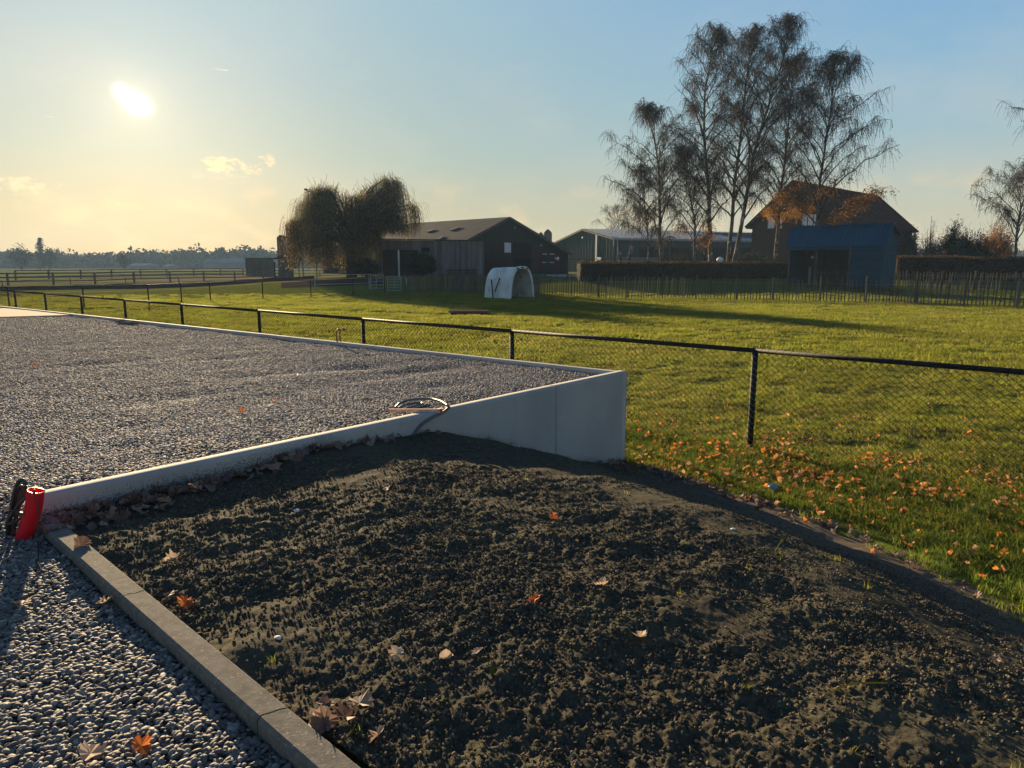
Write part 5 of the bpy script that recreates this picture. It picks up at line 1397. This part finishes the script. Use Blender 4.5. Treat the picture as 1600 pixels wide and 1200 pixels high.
def birch(name, label, trunk, r0, spread, leafdens, seed, group=None, twigs=1.0, leaf_mat=None, leaf_low=None, start=.22, hang=1.0, leafsize=.11, cat="tree", hfrac=1.0):
    """trunk: polyline of 3D points; limbs rise from it, fine twigs hang"""
    r = np.random.default_rng(seed); T = np.array(trunk, float); cum = np.r_[0, np.cumsum(np.linalg.norm(np.diff(T, axis=0), axis=1))]; H_ = cum[-1]
    def pos(a): return np.array([np.interp(a, cum, T[:, k_]) for k_ in range(3)])
    root = thing(name, T[0], label, cat, group)
    aa = np.linspace(0, H_, 26); tp = np.array([pos(a) for a in aa]); tp[1:-1, :2] += r.normal(0, .05, (24, 2))
    for _ in range(2): tp[1:-1] = (tp[:-2]+2*tp[1:-1]+tp[2:])/4
    rr = r0*(1-aa/H_)**.8+.012; rr[0] *= 1.35
    V, Q = tubes(tp[None], rr[None], 9); bigmesh("trunk", V, Q, m_bark, root, smooth_=True)
    limbs = []; lr = []
    nl = int(30*max(1, H_/16))
    for i in range(nl):
        f = start+(1-start)*((i+r.uniform(0,.9))/nl)**.9; a = f*H_; p = pos(a)
        prof = math.sin(min(1, (f-start+.12)/(1.12-start))**.75*math.pi)**.7
        Lm = spread*(.42*(1-.85*f**3)+.72*prof)*r.uniform(.65, 1.12)
        az = i*2.4+r.uniform(-.5,.5); el = R(r.uniform(42, 64)) if f < .8 else R(r.uniform(55, 80))
        d = np.array([math.cos(az)*math.cos(el), math.sin(az)*math.cos(el), math.sin(el)])
        end = p+d*Lm*1.25+np.array([math.cos(az), math.sin(az), 0])*Lm*.35; midp = p+d*Lm*.75+np.array([0,0,Lm*.12])
        pts = bez(p, midp, end, 9); pts[1:-1] += r.normal(0, .03*Lm**.5, (7, 3)); limbs.append(pts); lr.append(max(.018, r0*.42*(1-f)**.6+.012))
    LP = np.array(limbs); LR = np.array(lr)[:, None]*np.linspace(1, .28, 9)[None]
    V, Q = tubes(LP, LR, 5); bigmesh("limbs", V, Q, m_twig2, root, smooth_=True)
    # branchlets from limbs
    nb = int(len(limbs)*14*twigs); bi = r.integers(0, len(limbs), nb); bf = r.uniform(.2, 1, nb)**.8
    seg = bf*8; i0 = np.minimum(seg.astype(int), 7); fr = (seg-i0)[:, None]; bp = LP[bi, i0]*(1-fr)+LP[bi, i0+1]*fr
    ld = LP[bi, i0+1]-LP[bi, i0]; ld /= np.linalg.norm(ld, axis=1)[:, None]
    d = ld*.7+r.normal(0, .55, (nb, 3))+[0, 0, .25]; d /= np.linalg.norm(d, axis=1)[:, None]
    BL = (spread*.30)*r.uniform(.5, 1.2, (nb, 1)); LL = np.linalg.norm(LP[:, -1]-LP[:, 0], axis=1)[bi][:, None]; BL = np.minimum(BL, LL*.5+.25); e = bp+d*BL; m_ = bp+d*BL*.5+np.array([0,0,.15])*BL
    t = np.linspace(0, 1, 5)[None, :, None]
    BP = bp[:, None]*(1-t)**2+2*m_[:, None]*t*(1-t)+e[:, None]*t*t
    V, Q = tubes(BP, np.linspace(.017, .008, 5)[None]*np.ones((nb, 1)), 3)
    # hanging twigs from branchlets
    nt = int(nb*9); wb = np.linalg.norm(BP[:, -1]-BP[:, 0], axis=1); ti = r.choice(nb, nt, p=wb/wb.sum()); tf = r.uniform(.25, 1, nt)*4; j0 = np.minimum(tf.astype(int), 3); fr = (tf-j0)[:, None]
    q = BP[ti, j0]*(1-fr)+BP[ti, j0+1]*fr; d = r.normal(0, .5, (nt, 3))*[1,1,.3]+[0,0,.15]
    TL = r.uniform(.4, 1.6, (nt, 1))*hang; m_ = q+d*TL*.5; e = q+d*TL*.75+np.array([0,0,-1.0])*TL*r.uniform(.5,1.1,(nt,1))
    t = np.linspace(0, 1, 4)[None, :, None]; TP = q[:, None]*(1-t)**2+2*m_[:, None]*t*(1-t)+e[:, None]*t*t
    V2, Q2 = tubes(TP, np.linspace(.011, .008, 4)[None]*np.ones((nt, 1)), 3)
    bigmesh("crown", np.vstack([V, V2]), np.vstack([Q, Q2+len(V)]), m_twig, root)
    nleaf = int(nt*leafdens)
    if nleaf:
        li = r.integers(0, nt, nleaf); lf = r.uniform(.2, 1, (nleaf, 1)); P = (TP[li, 1]*(1-lf)+TP[li, 3]*lf)+r.normal(0, .04, (nleaf, 3))
        V, Q = leafcards(P, leafsize, seed=seed+1, droop=False); bigmesh("foliage", V, Q, leaf_mat or m_brownleaf, root)
    if leaf_low:
        zc, zr, cnt, mt = leaf_low; ok = np.where(np.abs(TP[:, 3, 2]-zc) < zr)[0]
        if len(ok):
            li = r.choice(ok, cnt); P = TP[li, 2]+r.normal(0, .22, (cnt, 3)); V, Q = leafcards(P, .15, seed=seed+3); bigmesh("foliage", V, Q, mt, root)
    return root
m_twig2 = M("birch_limb_bark", (.07,.052,.042), (.035,.027,.023), 3, .9)
gb = "tall bare birches behind the hedge"
def tr(Y, *pts):
    P = [PT(x, y, Y) for x, y in pts]; P[0][2] = z1(P[0][0], P[0][1])-.1; return P
birch("birch_tree", "leftmost tall birch of the group, wide and bare and leaning left", tr(66,(1034,412),(1031,330),(1030,260),(1022,215),(1010,175)), .17, 3.6, .10, 101, gb)
birch("birch_tree", "thin pale twin birch stem just left of the leftmost tall birch", tr(64,(1015,412),(1013,372),(1008,330),(1004,290),(1000,262)), .08, 1.9, .05, 102, gb, twigs=.5)
birch("birch_tree", "short forked birch between the leftmost and the straight tall birch", tr(65,(1087,412),(1086,345),(1079,310),(1070,270),(1062,235)), .12, 2.6, .3, 103, gb, twigs=.7, leaf_low=(2.6,1.6,700,m_birchleaf))
birch("birch_tree", "straight tall birch whose crown tops out second from left", tr(67,(1112,412),(1107,310),(1100,215),(1100,150),(1112,85),(1120,52)), .22, 3.7, .12, 104, gb)
birch("birch_tree", "tall slender birch in the middle of the group with forked crown", tr(69,(1136,412),(1148,290),(1158,210),(1163,150),(1172,80),(1184,48)), .20, 3.4, .14, 105, gb, leaf_low=(2.6,1.8,700,m_birchleaf))
birch("birch_tree", "tallest birch with a trunk leaning to the right", tr(66,(1142,412),(1160,345),(1176,245),(1203,155),(1224,95),(1236,32)), .21, 3.9, .16, 106, gb)
birch("birch_tree", "dark birch in front of the farmhouse gable", tr(70,(1212,412),(1218,315),(1229,227),(1236,150),(1240,100)), .19, 3.4, .35, 107, gb, leaf_low=(3.8,2.2,2000,m_birchleaf))
birch("birch_tree", "right end birch still holding brown leaves over the red roof", tr(63,(1272,412),(1281,290),(1291,215),(1302,150),(1302,98)), .17, 4.0, 1.3, 108, gb, leaf_low=(5.2,2.0,3600,m_birchleaf), hang=1.3)
# brown-leaved birch at the right edge
birch("birch_tree", "pinkish brown birch at the right edge of the pasture", tr(78,(1587,412),(1588,372),(1594,330),(1606,290),(1612,262)), .16, 3.6, .9, 109, None, leaf_mat=m_brownleaf, start=.3)
birch("birch_tree", "large birch outside the right edge whose drooping twig tips show against the sky", tr(52,(1712,412),(1712,300),(1710,220),(1708,150)), .2, 5.2, .4, 110, None, start=.3)
# slight background bare trees behind the green barn
for (x, t_, Y_, lb, sd) in [(965,325,138,"faint bare tree behind the green barn roof left of the birches",120),(1000,330,140,"small bare tree behind the green barn roof beneath the birches",121)]:
    birch("bare_tree", lb, tr(Y_,(x,412),(x+2,370),(x-1,t_)), .15, 3.8, .0, sd, "bare trees behind the green barn", twigs=.5, start=.15)

def willow():
    r = np.random.default_rng(55); Y_ = 72.0; c = PT(549, 425, Y_); zb = z1(c[0], Y_); root = thing("weeping_willow", (c[0], c[1], zb), "broad weeping willow with hanging olive fronds before the silos", "tree")
    tp = np.array([[c[0],c[1],zb-.1],[c[0]+.1,c[1],zb+1.6],[c[0]-.1,c[1],zb+3.0]]); V, Q = tubes(np.stack([bez(tp[0],tp[1],tp[2],8)]), np.linspace(.55,.42,8)[None], 10); bigmesh("trunk", V, Q, m_twig2, root, smooth_=True)
    top = tp[-1]
    # crown outline, as (picture column, top row)
    ox = [462,470,478,484,495,510,525,540,555,565,575,590,605,620,632,640,646,652]
    oy = [378,352,324,304,291,287,290,296,297,292,284,276,273,277,288,306,334,356]
    nc = 150; D = 4.8; cx = r.uniform(468, 645, nc); zt_ = np.interp(cx, ox, oy)+np.abs(r.normal(0, 5, nc)); dd = r.uniform(-1, 1, nc); u = r.uniform(0, 1, nc)**1.5*.62
    edge_ = r.uniform(0, 1, nc) < .35; u[edge_] *= .12; dd[edge_] *= .35
    C_ = []
    for i in range(nc):
        p = PT(cx[i], zt_[i]+4, Y_); h_ = (p[2]-top[2])*math.sqrt(max(0, 1-dd[i]**2*.8))*(1-u[i])
        k_ = 1-.25*u[i]; C_.append([c[0]+(p[0]-c[0])*k_, Y_+dd[i]*D*(1-.3*u[i]), top[2]+h_])
    C_ = np.array(C_)
    LP = np.array([bez(top+r.normal(0,.12,3), top+(e-top)*[.42,.42,.8]+[0,0,.5], e, 12) for e in C_[:96]])
    V, Q = tubes(LP, (np.linspace(.13,.022,12)[None])*np.ones((96,1)), 5); bigmesh("limbs", V, Q, m_twig2, root, smooth_=True)
    SP = []
    for e in C_[96:]:                                    # lesser branches leave the nearest limb
        j_ = np.argmin(np.linalg.norm(LP[:, 8]-e, axis=1)); q = LP[j_, 7]; SP.append(bez(q, (q+e)/2+[0,0,.35], e, 6))
    V1, Q1 = tubes(np.array(SP), np.linspace(.05,.02,6)[None]*np.ones((len(SP),1)), 4)
    nt = 7600; pw = r.uniform(.15, 1.6, nc)**1.5; ti = r.choice(nc, nt, p=pw/pw.sum()); q = C_[ti]+r.normal(0, 1, (nt, 3))*[.46,.46,.26]
    L_ = r.uniform(.35, 1, nt)*np.where(ti % 5 < 2, 6.0, 2.6)*np.where(q[:, 0] < PT(592,400,Y_)[0], 1.15, .9)
    flo = np.where(q[:, 0] > PT(588,400,Y_)[0], PT(586,370,Y_)[2]-zb, .5); L_ = np.minimum(L_, q[:, 2]-(zb+flo+r.uniform(0,1,nt)))[:, None]; L_ = np.maximum(L_, .25)
    out = q-[c[0], Y_, 0]; out[:, 2] = 0; out /= np.linalg.norm(out, axis=1)[:, None]+.01
    t = np.linspace(0, 1, 6)[None, :, None]
    TP = q[:, None]+out[:, None]*(.45*np.sqrt(t))+r.normal(0,.12,(nt,1,3))*t+np.array([0,0,1.])*(.22*4*t*(1-t)*(t < .5))+np.array([0,0,-1.])*L_[:, None]*t**1.15
    V2, Q2 = tubes(TP, np.full((nt, 6), .008), 3)
    nw = 260; wi = r.integers(0, nc, nw); w0 = C_[wi]+r.normal(0,.35,(nw,3)); wd_ = r.normal(0,.35,(nw,3))+[0,0,.9]; WP = w0[:, None]+wd_[:, None]*np.linspace(0,1,4)[None,:,None]*r.uniform(.3,.9,(nw,1,1)); V3, Q3 = tubes(WP, np.full((nw,4), .012), 3)
    bigmesh("crown", np.vstack([V1, V2, V3]), np.vstack([Q1, Q2+len(V1), Q3+len(V1)+len(V2)]), m_twig, root)
    nl = 46000; w_ = np.linalg.norm(TP[:, -1]-TP[:, 0], axis=1); li = r.choice(nt, nl, p=w_/w_.sum()); lf = r.uniform(0, 4.99, nl); k0 = lf.astype(int); fr = (lf-k0)[:, None]; P = TP[li, k0]*(1-fr)+TP[li, k0+1]*fr+r.normal(0, .04, (nl, 3))
    gold = P[:, 0] < PT(476, 400, Y_)[0]+r.normal(0, .5, nl); gold = gold | (r.uniform(0,1,nl) < .10)
    V, Q = leafcards(P[~gold], .17, seed=5, droop=True); bigmesh("foliage", V, Q, m_willow, root)
    V, Q = leafcards(P[gold], .17, seed=6, droop=True); bigmesh("foliage", V, Q, m_willowgold, root)
willow()

def hedge(label, pts, h, wd, mat=m_hedge, cat="hedge", dens=170, size=.11):
    P = np.array(pts); r = np.random.default_rng(int(abs(P[0,0])*10)); root = thing("hedge", (*P.mean(0), z1(*P.mean(0))), label, cat, "clipped beech hedges")
    for a, b in zip(P[:-1], P[1:]):
        d = (b-a)/np.linalg.norm(b-a); n = np.array([-d[1], d[0]]); c = (a+b)/2; z0 = min(z1(*a), z1(*b))-.1
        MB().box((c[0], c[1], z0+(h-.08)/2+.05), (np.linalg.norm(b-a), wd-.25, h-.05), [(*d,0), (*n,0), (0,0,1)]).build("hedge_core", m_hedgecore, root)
        L = np.linalg.norm(b-a); k_ = int(L*(2*h+wd)*dens); u = r.uniform(0, L, k_); w_ = r.uniform(0, 2*h+wd, k_)
        off = np.where(w_ < h, -wd/2, np.where(w_ < h+wd, w_-h-wd/2, wd/2)); zz = np.where(w_ < h, w_, np.where(w_ < h+wd, h, w_-h-wd))
        off = off+r.normal(0, .05, k_); zz = np.clip(zz+np.where((w_ > h) & (w_ < h+wd), r.normal(0,.05,k_)+.04*fbm(u, u*0, .8, 2, 3), 0), .0, h+.3)
        P3 = np.stack([a[0]+d[0]*u+n[0]*off, a[1]+d[1]*u+n[1]*off, z0+.1+zz], 1)
        V, Q = leafcards(P3, size, seed=k_); bigmesh("foliage", V, Q, mat, root)
hzt = PT(905, 408.5, 62)[2]; zf_ = z1(8, 62)
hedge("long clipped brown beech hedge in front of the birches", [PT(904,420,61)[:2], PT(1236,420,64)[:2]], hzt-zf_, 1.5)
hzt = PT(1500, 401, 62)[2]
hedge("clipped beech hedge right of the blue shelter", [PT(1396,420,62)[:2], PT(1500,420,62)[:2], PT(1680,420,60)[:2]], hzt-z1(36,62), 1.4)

def shrub(name, label, x, yt, wpx, Y_, mat, seed, n=9000, size=.14, twig=True, cat="shrub", group=None, zshape=.9):
    r = np.random.default_rng(seed); c = PT(x, yt, Y_); zb = z1(c[0], Y_); h = c[2]-zb; w_ = wpx*Y_/F/2; root = thing(name, (c[0], Y_, zb), label, cat, group)
    ns = 26; tips = []
    for i in range(ns):
        a = r.uniform(0, 6.28); q = r.uniform(.1, 1)**.6; f = r.uniform(.55, 1.0)*(1-.35*q*q); tips.append([c[0]+math.cos(a)*w_*q*.9, Y_+math.sin(a)*w_*q*.9, zb+h*f])
    tips[0] = [c[0], Y_, zb+h]
    tips = np.array(tips); b0 = np.array([c[0], Y_, zb-.05]); LP = np.array([bez(b0+r.normal(0,.1,3)*[1,1,0], b0+(t-b0)*[.35,.35,.6], t, 7) for t in tips])
    V, Q = tubes(LP, np.linspace(.05,.012,7)[None]*np.ones((ns,1)), 4); bigmesh("stems", V, Q, m_twig2, root)
    li = r.integers(0, ns, n); f = r.uniform(.3, 1, n)**.7*6; k0 = np.minimum(f.astype(int), 5); fr = (f-k0)[:, None]
    P = LP[li, k0]*(1-fr)+LP[li, k0+1]*fr+r.normal(0, 1, (n, 3))*np.array([w_*.16, w_*.16, h*.07]); P[:, 2] = np.clip(P[:, 2], zb+.05, None)
    V, Q = leafcards(P, size, seed=seed); bigmesh("foliage", V, Q, mat, root)
    if twig:
        m_ = n//8; s_ = P[r.integers(0, n, m_)]; d = r.normal(0, .35, (m_, 3))+[0,0,.7]; t = np.linspace(0,1,3)[None,:,None]
        TP = s_[:, None]+d[:, None]*t*r.uniform(.3,.9,(m_,1,1)); V, Q = tubes(TP, np.full((m_,3), .009), 3); bigmesh("crown", V, Q, m_twig, root)
shrub("shrub", "rounded dark bush against the grey boarded shed", 659, 396, 56, 71, m_shrub, 201, 9000, .16)
shrub("shrub", "dense dark shrub at the foot of the willow by the shed door", 574, 406, 46, 69, m_shrub, 202, 8000, .17)
shrub("shrub", "bare brown twiggy shrub right of the farmhouse", 1455, 366, 74, 74, m_shrubb, 203, 5200, .10)
shrub("shrub", "tall thin bare saplings above the brown twiggy shrub", 1456, 338, 34, 76, m_shrubb, 204, 500, .08)
shrub("shrub", "dark evergreen bush right of the twiggy shrub", 1497, 349, 44, 72, m_shrub, 205, 10000, .16)
shrub("shrub", "low mixed dark bush right of the evergreen", 1535, 370, 60, 72, m_shrub, 206, 6500, .15)
shrub("shrub", "golden leaved bush behind the brown birch", 1568, 342, 58, 92, m_birchleaf, 207, 7000, .17)
shrub("shrub", "yellow leaved sapling in front of the twiggy shrub", 1476, 388, 12, 66, m_birchleaf, 208, 260, .12)
shrub("shrub", "dark conifer top beside the farmhouse eave", 1425, 356, 26, 96, m_shrub, 209, 3500, .2)
shrub("shrub", "low dark junipers behind the hedge under the birches", 1060, 398, 70, 66, m_shrub, 210, 4500, .14)
shrub("shrub", "low green juniper behind the hedge near the farmhouse", 1180, 393, 90, 67, m_shrub, 211, 5500, .14)
shrub("shrub", "hazy brown thicket beyond the right garden", 1520, 360, 120, 150, m_shrubb, 212, 6000, .35)
# sawn-off pale trunks by the barn
for (pts, lb) in [([(973,404),(968,392),(967,386)],"left of two sawn off pale stumps before the green barn"),([(978,404),(984,398),(987,386),(988,384)],"right curving sawn off pale stump before the green barn")]:
    P = [PT(x, y, 70) for x, y in pts]; P[0][2] = z1(P[0][0], 70); tag(MB().tube(P, .16, 8).build("tree_stump", m_bark, None, True), lb, "stump", "sawn off stumps")
# pale stone behind the hedge
g = PT(1125, 406, 61.5); V0, F0 = ico(2); tag(MB().raw(V0*[.3,.25,.25]+g, F0).build("garden_ball", m_white), "white rounded garden ornament just above the long hedge", "ornament")

# far wood: one mass of distant trees, plus single trees in front of it
def far_wood():
    r = np.random.default_rng(77); VV = []; QQ = []; nv = 0; TVs = []; 
    for k_ in range(900):
        X = r.uniform(-540, 540); Y_ = r.uniform(395, 470)
        h = r.uniform(9.0, 11.5)+1.3*math.sin(X*.03)+1.0*math.sin(X*.011+1)+(2.5 if r.uniform() < .06 else 0); w_ = r.uniform(3.5, 7)
        n = 130; u = r.normal(0, 1, (n, 3)); u /= np.linalg.norm(u, axis=1)[:, None]; u *= r.uniform(.5, 1.05, (n, 1))
        P = np.array([X, Y_, FIELD+h*.52])+u*np.array([w_, w_, h*.48]); V, Q = leafcards(P, 2.0, seed=k_); VV.append(V); QQ.append(Q+nv); nv += len(V)
        P = np.stack([X+r.uniform(-6,6,40), Y_+r.uniform(-3,3,40), FIELD+r.uniform(0,4.5,40)], 1); V, Q = leafcards(P, 3.2, seed=k_); VV.append(V); QQ.append(Q+nv); nv += len(V)
    return tag(bigmesh("far_wood", np.vstack(VV), np.vstack(QQ), m_fartree), "hazy far wood along the horizon", kind='stuff')
far_wood()
for (x, yt, w_, Y_, lb, sd) in [(30,383,34,290,"round headed far tree, leftmost on the horizon",301),(74,387,42,300,"wide far tree beside the tall narrow poplar tip",302),(192,394,20,300,"small lone tree before the far wood",303)]:
    shrub("far_tree", lb, x, yt, w_, Y_, m_fartree, sd, 1500, .7, False, "tree", "single trees before the far wood")
birch("poplar_tree", "tall narrow tree tip rising above the far wood", tr(300,(62,418),(62,400),(62,372)), .3, 1.2, .5, 304, twigs=.5, leaf_mat=m_fartree, leafsize=.5, start=.4)

# ------------------------------------------------------------------ air
hz = bpy.data.materials.new("haze"); hz.use_nodes = True; t = NT(hz.node_tree)
pv = t.add('ShaderNodeVolumePrincipled', {'Color': (.46,.70,1.0), 'Density': .00038, 'Anisotropy': 0.0})
t.add('ShaderNodeOutputMaterial', {1: pv.outputs[0]})
hb = MB().box((0, 290, 12.5), (1440, 760, 30)).build("haze", hz); tag(hb, "thin bluish haze lying over the fields", kind='stuff')
